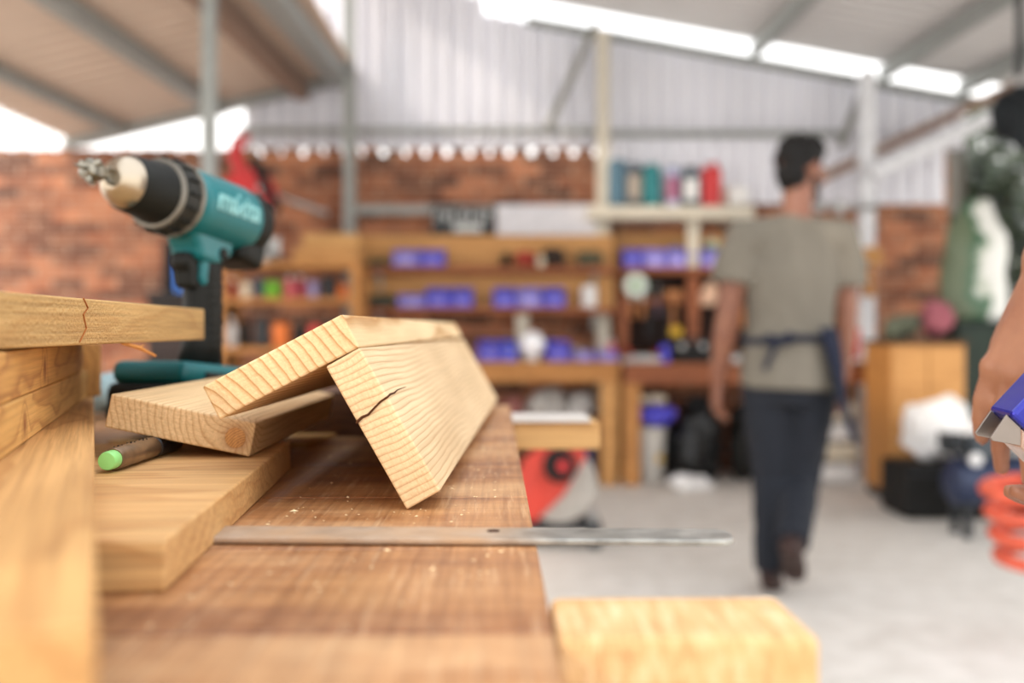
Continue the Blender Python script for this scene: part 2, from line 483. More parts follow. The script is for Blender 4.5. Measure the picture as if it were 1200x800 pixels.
tree('dark green bushy tree beyond the right end of the brick wall', 3.95, 8.7, 2.9, 1.05, 6500, LEAFD, 'trees outside')
tree('lighter green tree at the right border of the picture', 6.0, 9.2, 2.4, .9, 3000, LEAFL, 'trees outside')
tree('tall tree behind the two bushy trees on the right', 4.6, 12.2, 3.6, 1.6, 5000, LEAFD, 'trees outside')

# ================================================================== the near workbench
def benchtop_mat():
    s = NT('bench_wood'); P = s.tc.outputs['Object']
    g = s.n('ShaderNodeNewGeometry')
    isl = s.n('ShaderNodeVectorMath', operation='SCALE'); isl.inputs[0].default_value = (7.3, 0, 3.1); s.l(g.outputs['Random Per Island'], isl.inputs['Scale'])
    add = s.n('ShaderNodeVectorMath', operation='ADD'); s.l(P, add.inputs[0]); s.l(isl.outputs[0], add.inputs[1])
    Q = add.outputs[0]
    fib = s.noise(s.mapping(Q, (9, 260, 260)), 1.0, 4, .7)
    grain = s.noise(s.mapping(Q, (4, 22, 22)), 1.0, 5, .6)
    wear = s.noise(s.mapping(Q, (6, 11, 11)), 1.0, 5, .65)
    scr = s.noise(s.mapping(P, (320, 16, 16)), 1.0, 3, .7)
    c = s.ramp(grain.outputs[0], [(0.30, lin('875231')), (0.5, lin('b07b4c')), (0.7, lin('c59463'))])
    c = s.mix(1.0, c, s.ramp(fib.outputs[0], [(0.35, (.80, .77, .74, 1)), (.6, (1, 1, 1, 1))]), 'MULTIPLY')
    deep = s.noise(s.mapping(P, (240, 7, 60)), 1.0, 4, .7)
    c = s.mix(1.0, c, s.ramp(deep.outputs[0], [(.36, (.70, .64, .58, 1)), (.58, (1, 1, 1, 1))]), 'MULTIPLY')
    c = s.mix(s.math('MULTIPLY', s.ramp(wear.outputs[0], [(0.50, (0, 0, 0, 1)), (0.72, (1, 1, 1, 1))]), 0.55), c, lin('dab385'))
    c = s.mix(s.math('MULTIPLY', s.ramp(scr.outputs[0], [(0.57, (0, 0, 0, 1)), (0.70, (1, 1, 1, 1))]), 0.32), c, lin('e0bd92'))
    s.base(c); s.rough(s.ramp(wear.outputs[0], [(0.4, (.42, .42, .42, 1)), (.7, (.7, .7, .7, 1))]))
    s.bump(s.math('ADD', fib.outputs[0], s.math('MULTIPLY', scr.outputs[0], .4)), 0.25, 0.0012)
    return s.m
BW = benchtop_mat()
ORW = wood('orange_wood', 'd59a58', 'a8672c', ring=.02, pith=(.05, -.06))
bench = thing('workbench', 'worn reddish brown plank workbench nearest the camera, under the boards and the steel rule', 'workbench', (0.0202, 0, 0), 0.0168)
seams = [0.12, 0.215, 0.342, 0.476, 0.625, 0.765, 0.91, 1.055, 1.205, 1.42]
mb = MB()
for a, b in zip(seams, seams[1:]):
    mb.box((-0.55, (a + b) / 2, TZ - .0225), (1.1, b - a - 0.0012, .045))
mb.build('tabletop', BW, bench, bevel=.0015)
def rough_end():
    s = NT('batten_wood'); P_ = s.tc.outputs['Object']
    a = s.noise(s.mapping(P_, (230, 26, 60)), 1.0, 4, .7); b = s.noise(s.mapping(P_, (30, 12, 30)), 1.0, 4); c_ = s.noise(P_, 22, 2)
    c = s.ramp(a.outputs[0], [(.32, lin('b98a58')), (.5, lin('d6ab76')), (.7, lin('e6c598'))])
    c = s.mix(s.ramp(b.outputs[0], [(.45, (0, 0, 0, 1)), (.7, (.7, .7, .7, 1))]), c, lin('c6985f'))
    c = s.mix(s.ramp(c_.outputs[0], [(.66, (0, 0, 0, 1)), (.74, (.6, .6, .6, 1))]), c, lin('8a6038'))
    s.base(c); s.rough(.85); s.bump(s.math('ADD', a.outputs[0], b.outputs[0]), .8, .004)
    return s.m
NB = rough_end()
o = MB().box((0.0457, (0.335 + 0.389) / 2, TZ - .0275), (0.0895, .054, .055)).build('side_batten', NB, bench, bevel=.0035)
o = MB().box((0.053, 1.235, TZ - .021), (0.106, .075, .033)).build('side_batten', wood('batten_far', 'dcae70', 'c08a48', ring=.03, pith=(.02, -.2)), bench, bevel=.003)
MB().box((0.047, 1.235, TZ - .0020), (0.094, .085, .005)).build('batten_cap', mat('pale_laminate', 'cfc8bf', .4), bench, bevel=.001)['label'] = 'pale laminate strip'
for x, y in ((-.06, .18), (-1.04, .18), (-.06, 1.36), (-1.04, 1.36)):
    MB().box((x, y, (TZ - .045) / 2), (.08, .08, TZ - .0452)).build('leg', ORW, bench, bevel=.004)
for y in (.18, 1.36):
    MB().box((-.55, y, .72), (.90, .035, .10)).build('rail', ORW, bench, bevel=.003)
for x in (-.06, -1.04):
    MB().box((x, .77, .72), (.035, 1.1, .10)).build('rail', ORW, bench, bevel=.003)
# ruler
def rule_mat():
    s = NT('rule_steel'); P_ = s.tc.outputs['Object']; n = s.noise(P_, 70, 4); n2 = s.noise(P_, 26, 4)
    sp = s.n('ShaderNodeSeparateXYZ'); s.l(P_, sp.inputs[0])
    c = s.ramp(n.outputs[0], [(.3, lin('77746d')), (.7, lin('b4b1a8'))])
    edge = s.n('ShaderNodeMapRange'); s.l(sp.outputs[0], edge.inputs[0]); edge.inputs[1].default_value = .085; edge.inputs[2].default_value = .125
    dust = s.math('MULTIPLY', edge.outputs[0], s.ramp(n2.outputs[0], [(.25, (.45, .45, .45, 1)), (.6, (.9, .9, .9, 1))]))
    s.base(s.mix(dust, c, lin('b08c68'))); s.rough(s.math('MULTIPLY_ADD', dust, .4, .36))
    s.put(s.b.inputs['Metallic'], s.math('MULTIPLY', s.math('SUBTRACT', 1.0, dust), .7))
    s.bump(n.outputs[0], .15, .001)
    return s.m
STEEL = rule_mat()
rl = thing('steel_rule', 'bare steel rule lying across the workbench and sticking out past its edge', 'ruler', (0.1085, .490, TZ + .0007), math.radians(-1.7 + 180))
mb = MB(); pts = []
L = .262
for i in range(7):
    a = -PI / 2 + PI * i / 6; pts.append((.009 + -.009 * math.cos(a), .0135 * math.sin(a)))
out = [(.006, -.0145), (L, -.0145), (L, .0145), (.006, .0145), (.001, .010), (0, 0), (.001, -.010)]
bm = mb.bm
lo = [bm.verts.new((x, y, 0)) for x, y in out]; hi = [bm.verts.new((x, y, .0032)) for x, y in out]
bm.faces.new(list(reversed(lo))); bm.faces.new(hi)
for i in range(len(out)):
    j = (i + 1) % len(out); bm.faces.new((lo[i], lo[j], hi[j], hi[i]))
mb.build('blade', STEEL, rl, bevel=.0010)
MB().lathe([(.0032, 0), (.0032, .0004)], Matrix.Translation((.118, -.004, .0032))).build('hanging_hole', mat('hole_rust', '4a3426', .8), rl)['label'] = 'small dark hole'

# ================================================================== boards
def plank(name, label, L, W, T, m, origin, ex, ey, group=None, bevel=.0012, parent=None):
    """Board whose local X is its length; origin is the corner (0,0,0)."""
    mb = MB(); nx = max(2, int(L / .04))
    bm = mb.bm
    mb.box((L / 2, W / 2, T / 2), (L, W, T))
    o = mb.build(name, m, bevel=bevel)
    frame(o, origin, ex, ey)
    return tag(o, label, 'board', group)
GB = 'loose pine boards on the workbench'
def P(x, y, z): return Vector((x, y, CAMZ + z))
PINE_L = wood('pine_left_leaf', 'eecd9c', 'bd8748', ring=.0060, pith=(.17, -.03), wob=.004, contrast=1.1, fibre=.12, saw=1.5)
PINE_R = wood('pine_right_leaf', 'ebcb9e', 'b48350', ring=.0043, pith=(.165, .015), wob=.0038, contrast=.8, fibre=.14, saw=1.5)
e = Vector((.0267, 1, .0))
Lb = plank('pine_board', 'pale pine board forming the left slope of the roof shape, resting on the knotty board', .80, .0925, .0216, PINE_L,
      P(-.0886, .578, -.0082), (.0245, 1, .0045), (-.889, 0, -.4575), GB)
Rb = plank('pine_board', 'pale pine board with a dark crack forming the right slope of the propped roof shape', .80, .0957, .0229, PINE_R,
      P(-.0612, .578, -.103 + .0002), e, (-.494, 0, .869), GB)
# the drying crack across the end of the right board
mb = MB()
path = [(-.0004, .0585, .000), (-.0004, .0596, .004), (-.0004, .0592, .008), (-.0004, .0608, .013), (-.0004, .0622, .018), (-.0004, .0626, .0229)]
mb.chain(path, [.0009, .0008, .0007, .0006, .0006, .0006], 6)
mb.chain([(0, .0626, .0229), (.012, .0634, .0229), (.028, .0632, .0229), (.045, .0642, .0229), (.085, .0640, .0228)], [.0006, .0007, .0006, .0004, .0002], 6)
cr = mb.build('crack', mat('crack', '4b2a14', .9), Rb); cr['label'] = 'dark drying crack'
# knotty board under the roof shape
B5 = plank('pine_board', 'knotty pine board lying tilted, one edge on the marker and under the roof shape', .31, .097, .0225,
      wood('pine_knotty', 'eac896', 'b98548', ring=.0040, pith=(-.022, .045), wob=.004, contrast=.75, fibre=.2, saw=1.5, knots=((0.0, .011, .010, .007),)),
      P(-.173, .655, -.0815), (-.0122, 1, 0), (-.979, 0, .203), GB)
mb = MB(); mb.lathe([(.0068, 0), (.0066, .0006), (.002, .0011), (0, .0012)], Matrix.Translation((.0001, .0115, .0105)) @ Matrix.Rotation(-PI / 2, 4, 'Y'), 18)
kn = mb.build('knot', wood('knotwood', 'd9a05f', '8a5226', ring=.0016, pith=(.0, .0), wob=.001), B5, smooth='auto'); kn['label'] = 'round orange knot'
# wide board with the marker on it
Wb = plank('pine_board', 'wide smooth pine board lying flat on the workbench under the marker', .62, .357, .0205,
      wood('pine_wide', 'deb075', 'b97d40', ring=.011, pith=(.15, -.16), wob=.012, contrast=.55, fibre=.28, stain='d2a062'),
      P(-.1378, .395, -.1028), (-.9966, -.0818, 0), (-.0818, .9966, 0), GB)
frame(Wb, P(-.1378 - .62 * .9966, .395 - .62 * .0818, -.1028), (.9966, .0818, 0), (-.0818, .9966, 0))
# left stack
d0 = Vector((-.3885, .9214, 0))
F0 = wood('pine_stack_base', 'dcab6c', 'ab7236', ring=.012, pith=(.06, -.05), wob=.012, contrast=.6, fibre=.28)
k0 = Vector((-.42 * .205, .205))
plank('pine_board', 'thick pine board nearest the camera at the left, at the foot of the stack', .85, .40, .0220, F0,
      P(k0.x, k0.y, -.0821), (-.42, 1, 0), (-1, -.42, 0), GB)
d1 = Vector((-.3214, .947, 0)); o1 = Vector((-.24, .467)) - Vector((-.3214, .947)) * .25
F1 = wood('pine_stack_mid', 'd9a45e', '9a5c2c', ring=.008, pith=(.11, .01), wob=.014, contrast=.7, fibre=.22, knots=((.42, 0, .012, .006),))
F2 = wood('pine_stack_low', 'e2b068', 'a86b34', ring=.007, pith=(.10, .03), wob=.014, contrast=.7, fibre=.22, knots=((.33, 0, .010, .006),))
plank('pine_board', 'orange pine board lower in the left stack, right on the base board', .74, .19, .0255, F2, P(o1.x, o1.y, -.0598), d1, (-.947, -.3214, 0), GB)
plank('pine_board', 'orange pine board higher in the left stack, just below the rough top board', .70, .19, .0250, F1, P(o1.x, o1.y, -.0340), d1, (-.947, -.3214, 0), GB)
e4 = Vector((-.035, .4265, .0)).normalized(); o4 = Vector((-.243, .4735)) - Vector((-.0818, .9966)) * .22
F4 = wood('rough_sawn', 'e2b878', 'c18a48', ring=.02, pith=(.03, -.01), wob=.02, contrast=.45, fibre=.30, bump=.9, rough=.8, saw=3.0)
T4 = plank('pine_board', 'rough sawn pine board on top of the left stack with a splinter hanging from it', .648, .24, .0275, F4, P(o4.x, o4.y, -.0085), (-.0818, .9966, .004), (-.9966, -.0818, 0), GB)
mb = MB(); mb.chain([(.42, .004, .0), (.445, .0, -.0035), (.475, -.003, -.010)], [.0012, .0016, .0010], 6); mb.chain([(.445, .0, -.0035), (.46, .001, -.002)], [.001, .0005], 6)
mb.build('splinter', mat('splinter', 'c98a4c', .8), T4)['label'] = 'orange wood splinter'
mb = MB(); mb.tube([(.333, -.0002, .0275), (.340, -.0003, .022), (.332, -.0003, .018), (.337, -.0003, .010), (.326, -.0002, .002)], .0005, 6)
mb.build('crack', mat('crack_red', '9a5a2a', .9), T4)['label'] = 'thin reddish crack'
# short piece behind the stack
plank('pine_board', 'short pine offcut standing behind the left stack', .10, .05, .0505, F1, P(-.388, .940, -.0598), (-.42, 1, 0), (-1, -.42, 0), GB)
plank('pine_board', 'thick added offcut blocking light under the roof shape behind the knotty board, shade put into its dark colour', .36, .09, .044, wood('pine_shade_filler', '6a4020', '3e2412', ring=.01, pith=(.03, -.05)), P(-.131, .99, -.1028), (0, 1, 0), (-1, 0, 0), GB)  # added filler board: blocks light in the cavity, dark colour stands in for shade
# ================================================================== marker
mk = thing('marker', 'dark marker with a light green end lying on the wide board under the knotty board', 'marker')
a = P((127 - 600) / F * .585, .585, -.0750); b = P((200 - 600) / F * .69, .69, -.0750)
dv = (b - a)
mk.matrix_world = Matrix.Translation(a) @ dv.to_track_quat('Z', 'Y').to_matrix().to_4x4()
MB().lathe([(0, -.004), (.0050, -.0035), (.0056, -.002), (.0056, .007), (.0060, .007)], seg=24).build('end_plug', mat('marker_green', '8fd37c', .35), mk, smooth='auto')['label'] = 'light green end plug'
MB().lathe([(.0062, .006), (.0068, .007), (.0068, .068), (.0062, .069)], seg=24).build('barrel', mat('marker_barrel', '80664c', .28, .4, .3, 60), mk, smooth='auto')
MB().lathe([(.0063, .069), (.0072, .070), (.0070, .112), (.006, .115), (0, .115)], seg=24).build('cap', mat('marker_cap', '1c1d1f', .35), mk, smooth='auto')
mb = MB()
for ring_ in range(9):
    for s_ in (-1, 0, 1):
        if (ring_ % 3) == 2: continue
        a_ = 1.2 + s_ * .35 + (ring_ // 3) * .12
        mb.ball((.0068 * math.cos(a_), .0068 * math.sin(a_), .014 + ring_ * .006), .0006, 6)
mb.build('print', mat('marker_dark', '15120f', .5), mk)

# ================================================================== sawdust
bm = bmesh.new()
rs = random.Random(3)
for i in range(700):
    x = rs.uniform(-.30, -.005) ; y = rs.uniform(.34, 1.1)
    if -.165 < x < -.0 and .578 < y and x < -.03 and not (x > -.17 and y < .60): 
        if rs.random() < .35: continue
    if x < -.135 and .36 < y < .77: continue
    s_ = rs.uniform(.0003, .0013) * (1.0 if rs.random() < .92 else 2.2)
    a_ = rs.random() * PI; d = Vector((math.cos(a_), math.sin(a_), 0)); e_ = Vector((-d.y, d.x, 0))
    c = Vector((x, y, TZ + .0002)); h = s_ * .35
    top = [bm.verts.new(c + d * s_ + Vector((0, 0, 0))), bm.verts.new(c + e_ * s_ * .45), bm.verts.new(c - d * s_), bm.verts.new(c - e_ * s_ * .45)]
    ap = bm.verts.new(c + Vector((0, 0, h)))
    for q in range(4): bm.faces.new((top[q], top[(q + 1) % 4], ap))
me = bpy.data.meshes.new('sawdust'); bm.to_mesh(me); bm.free(); me.materials.append(mat('dust', 'f0d3a4', .9))
o = bpy.data.objects.new('sawdust', me); COL.objects.link(o); tag(o, 'pale sawdust and chips scattered on the workbench', 'sawdust', kind='stuff')

# ================================================================== cordless drill
TEAL = mat('teal_plastic', '07686c', .38, 0, .06, 30); BLK = mat('black_rubber', '191915', .55, 0, .2, 60); DGR = mat('dark_grey_plastic', '2c2b27', .5)
CHR = mat('chuck_steel', 'b3a48f', .28, .85, .06); BSTEEL = mat('bit_steel', '8a8578', .3, .9, .25, 60)
tilt = math.radians(5.5); yaw = math.radians(72)
dr = thing('cordless_drill', 'teal and black cordless drill standing on its battery behind the boards', 'drill')
def side(pts, y0, y1): 
    m_ = MB(); m_.prism(pts, y0, y1); return m_
XM = Matrix.Rotation(PI / 2, 4, 'Y')       # lathe axis -> +X
# motor and gear housing, in metres: X to the rear, Z up; barrel axis at z = 0
MB().lathe([(.027, -.010), (.031, -.004), (.033, .006), (.0325, .020), (.0335, .050), (.0335, .080), (.031, .092), (.0, .092)], XM, 32).build('housing', TEAL, dr, smooth='auto')
hb = MB(); hb.prism([(-.004, -.020), (.064, -.022), (.064, -.040), (.040, -.052), (.014, -.050), (.010, -.040)], -.017, .017)
hb.build('neck', TEAL, dr, bevel=.006, seg=3)
MB().lathe([(.030, .086), (.0325, .088), (.0325, .100), (.030, .110), (.020, .114), (0, .114)], XM, 28).build('rear_cap', BLK, dr, smooth='auto')
mb = MB()
for k_ in range(6): mb.box((.101, 0, 0), (.003, .067, .004), (k_ * PI / 6, 0, 0))
mb.build('vents', DGR, dr)
MB().box((.092, 0, -.030), (.040, .044, .028), (0, .2, 0)).build('rear_bumper', BLK, dr, bevel=.008, seg=3)
MB().lathe([(.029, -.030), (.0315, -.029), (.0325, -.022), (.0325, -.012), (.030, -.008)], XM, 32).build('torque_ring', DGR, dr, smooth='auto')
mb = MB()
for k_ in range(16):
    a_ = k_ * PI / 8; mb.box((-.0205, .0325 * math.sin(a_), .0325 * math.cos(a_)), (.013, .0035, .004), (-a_, 0, 0))
mb.build('ring_ribs', BLK, dr, bevel=.0008)
MB().lathe([(.0295, -.034), (.0305, -.0335), (.0305, -.030)], XM, 32).build('collar', mat('collar_grey', '7d776c', .4, .4), dr, smooth='auto')
MB().lathe([(.0322, -.0125), (.0342, -.012), (.0342, -.008), (.0322, -.0075)], XM, 32).build('ring_band', mat('collar_grey', '7d776c'), dr, smooth='auto')
MB().lathe([(.0225, -.072), (.0238, -.069), (.0250, -.052), (.0265, -.044), (.0275, -.036), (.0275, -.034)], XM, 32).build('chuck_sleeve', BLK, dr, smooth='auto')
MB().lathe([(.0, -.0885), (.0085, -.0885), (.0105, -.0880), (.0165, -.0825), (.0200, -.0785), (.0222, -.0715), (.0222, -.066)], XM, 32).build('chuck_nose', CHR, dr, smooth='auto')
mb = MB()
for k_ in range(3):
    a_ = k_ * 2 * PI / 3; mb.box((-.091, .005 * math.cos(a_), .005 * math.sin(a_)), (.010, .006, .0035), (a_, 0, 0))
mb.build('chuck_jaws', BSTEEL, dr, bevel=.0006)
mb = MB(); mb.lathe([(.0038, -.096), (.0038, -.106), (.0065, -.108), (.0075, -.112), (.0090, -.114), (.0100, -.120), (.0090, -.124), (.0050, -.126), (0, -.126)], XM, 6)
for k_ in range(3):
    a_ = k_ * 2 * PI / 3 + .5; mb.box((-.119, .0085 * math.cos(a_), .0085 * math.sin(a_)), (.016, .005, .004), (a_, .0, .5))
mb.xf(Matrix.Translation((.008, 0, 0)))
bit = mb.build('drill_bit', BSTEEL, dr, bevel=.0006)
MB().chain([(-.116, 0, 0), (-.124, 0, 0), (-.130, 0, 0)], [.0022, .0014, .0004], 8).build('pilot_tip', BSTEEL, bit)
# grip
mb = MB(); mb.chain([(.040, 0, -.034), (.040, 0, -.060), (.043, 0, -.090), (.045, 0, -.122), (.043, 0, -.147)], [(.021, .0155), (.020, .0160), (.0195, .0165), (.020, .0165), (.024, .019)], 20, ref=(1, 0, 0), cap=False)
grip = mb.build('grip', BLK, dr, smooth=True)
mb = MB()
for r_ in range(9):
    for c_ in range(4):
        z_ = -.062 - r_ * .0082; xc_ = .0405 + (-.062 - z_) * -.0 + min(.0045, r_ * .0006); x_ = xc_ - .0105 + c_ * .006 + (.003 if r_ % 2 else 0); mb.ball((x_, -.0161 * math.sqrt(max(.05, 1 - ((x_ - xc_) / .0197) ** 2)), z_), (.0016, .0014, .0016), 8)
mb.build('grip_dots', DGR, grip)
MB().prism([(.004, -.044), (.022, -.044), (.024, -.076), (.012, -.076), (.009, -.062), (.003, -.055)], -.009, .009).build('trigger', BLK, dr, bevel=.004, seg=3)
MB().prism([(.022, -.044), (.034, -.044), (.033, -.070), (.026, -.074), (.023, -.066)], -.0135, .0135).build('trigger_guard', TEAL, dr, bevel=.004, seg=3)
MB().lathe([(.006, 0), (.006, .018 * 2), (.005, .019 * 2)], Matrix.Translation((.046, .0185, -.040)) @ Matrix.Rotation(PI / 2, 4, 'X'), 16).build('direction_button', BLK, dr)
# foot and battery
mb = MB(); mb.box((.034, 0, -.154), (.128, .078, .020)); mb.build('foot', TEAL, dr, bevel=.008, seg=3)
mb = MB(); mb.box((.034, 0, -.181), (.134, .082, .036)); bt = mb.build('battery', BLK, dr, bevel=.008, seg=3)
MB().box((.020, -.0415, -.181), (.045, .002, .018)).build('battery_label', mat('label_white', 'cfcac0', .5), bt)
MB().box((.012, -.0395, -.156), (.03, .004, .008)).build('release_latch', DGR, bt, bevel=.001)
# pale lettering on the housing
cu = bpy.data.curves.new('lettering', 'FONT'); cu.body = 'makita'; cu.size = .030; cu.shear = .25; cu.extrude = .0006; cu.offset = .0006
cu.align_x = 'CENTER'; cu.align_y = 'CENTER'
to = bpy.data.objects.new('t', cu); COL.objects.link(to)
dg = bpy.context.evaluated_depsgraph_get(); tm = bpy.data.meshes.new_from_object(to.evaluated_get(dg)); bpy.data.objects.remove(to)
for v in tm.vertices:
    x_, y_, z_ = v.co
    a_ = y_ / .0337 ; R_ = .0338 + z_
    v.co = (x_ * .85 + .043, -R_ * math.cos(a_ + .12), R_ * math.sin(a_ + .12))
tm.materials.clear(); tm.materials.append(mat('letter_pale', '7fb5b3', .4))
lt = bpy.data.objects.new('lettering', tm); COL.objects.link(lt); lt.parent = dr
base_mid = P(-.320, 1.0, .127)
dr.matrix_world = Matrix.Translation(base_mid) @ Matrix.Rotation(yaw, 4, 'Z') @ Matrix.Rotation(tilt, 4, 'Y') @ Matrix.Scale(1.10, 4) @ Matrix.Translation((-.02, 0, 0))
bpy.context.view_layer.update()
zmin = min((c_.matrix_world @ v.co).z for c_ in dr.children_recursive if c_.type == 'MESH' for v in c_.data.vertices)
plank('pine_board', 'pine offcut under the battery of the cordless drill', .19, .11, zmin - TZ - .0005, F2, P(-.373, .915, -.1028), (1, -.1, 0), (.1, 1, 0), GB)
# crumpled rag behind the stack
mb = MB()
for i in range(14):
    mb.ball((rs.uniform(-.05, .05), rs.uniform(-.03, .03), rs.uniform(.012, .045)), (rs.uniform(.018, .034), rs.uniform(.018, .03), rs.uniform(.012, .022)), 10)
rag = remeshed(mb, 'rag', mat('rag_blue', '8fa5a8', .9, bump=.5), None, .004, 3, lambda c: .004 * mnoise.noise(c * 60))
rag.location = P(-.485, 1.22, -.1); tag(rag, 'crumpled grey blue rag on the workbench behind the left stack', 'rag')
# ================================================================== people
def hand(mb, W, d, n, t, curl=(15, 20, 15), size=1.0, thumb=(.55, .35), fan=.06, spread=.08):
    """Palm, four fingers of unequal length and a thumb. W wrist, d along the hand, n out of the palm, t to the thumb."""
    W = Vector(W); d = Vector(d).normalized(); n = Vector(n); n = (n - d * n.dot(d)).normalized()
    tt = d.cross(n); t = tt if tt.dot(Vector(t)) > 0 else -tt
    k = size
    pts = [W, W + d * .03 * k, W + d * .062 * k, W + d * .088 * k]
    mb.chain(pts, [(.026 * k, .019 * k), (.034 * k, .0165 * k), (.040 * k, .014 * k), (.037 * k, .011 * k)], 16, ref=t)
    for f, (off, ln) in enumerate(((.029, .072), (.0095, .080), (-.0105, .075), (-.029, .058))):
        b = W + d * (.086 - abs(off) * .12) * k + t * off * k
        b0_ = b.copy(); dirn = (d + t * (off / .029) * fan).normalized(); pp = [b - dirn * .012 * k, b]; ang = 0
        for q, (fr, cu) in enumerate(zip((.44, .31, .25), curl)):
            ang += math.radians(cu * (1 + spread * f))
            b = b + (dirn * math.cos(ang) + n * math.sin(ang)) * ln * fr * k
            pp.append(b)
        mb.ball(b0_ - n * .0035 * k, (.0105 * k, .0105 * k, .0105 * k), 10)
        mb.chain([W + d * .012 * k - n * .010 * k + t * off * .35 * k, W + d * .05 * k - n * .0112 * k + t * off * .7 * k, b0_ - n * .006 * k], [.004 * k, .0042 * k, .005 * k], 8)
        mb.chain(pp, [.0098 * k, .0096 * k, .0088 * k, .0078 * k, .0066 * k], 10)
    b0 = W + d * .022 * k + t * .024 * k
    a1 = (d * .75 + t * thumb[0] + n * thumb[1]).normalized(); a2 = (d * .95 + t * thumb[0] * .35 + n * thumb[1] * .8).normalized()
    a3 = (d * 1.0 + n * thumb[1] * .9).normalized()
    p1 = b0 + a1 * .042 * k; p2 = p1 + a2 * .032 * k; p3 = p2 + a3 * .026 * k
    mb.chain([b0 - a1 * .01 * k, b0, p1, p2, p3], [.015 * k, .0155 * k, .0115 * k, .0105 * k, .0080 * k], 10)

def V3(*a): return Vector(a)
def skin_mat(key, a, b):
    s = NT(key); n = s.noise(s.tc.outputs['Object'], 22, 4); n2 = s.noise(s.tc.outputs['Object'], 260, 3)
    s.base(s.ramp(n.outputs[0], [(.3, lin(a)), (.7, lin(b))])); s.rough(.45)
    s.b.inputs['Subsurface Weight'].default_value = .15; s.b.inputs['Subsurface Radius'].default_value = (.012, .005, .003); s.b.inputs['Subsurface Scale'].default_value = .5
    s.bump(n2.outputs[0], .18, .001)
    return s.m
def cloth_mat(key, hexc, weave=600):
    s = NT(key); n = s.noise(s.mapping(s.tc.outputs['Object'], (9, 9, 3)), 1.0, 4); n2 = s.noise(s.tc.outputs['Object'], weave, 2)
    c = lin(hexc)
    s.base(s.ramp(n.outputs[0], [(.3, tuple(x * .85 for x in c[:3]) + (1,)), (.7, tuple(min(1, x * 1.1) for x in c[:3]) + (1,))])); s.rough(.9)
    s.bump(n2.outputs[0], .25, .001)
    return s.m
SKIN = skin_mat('skin', '754634', '8f5f46'); SKIN2 = skin_mat('skin_near', '83543d', '9c6d51')
HAIR = mat('hair', '0f0d0c', .6, bump=.6)

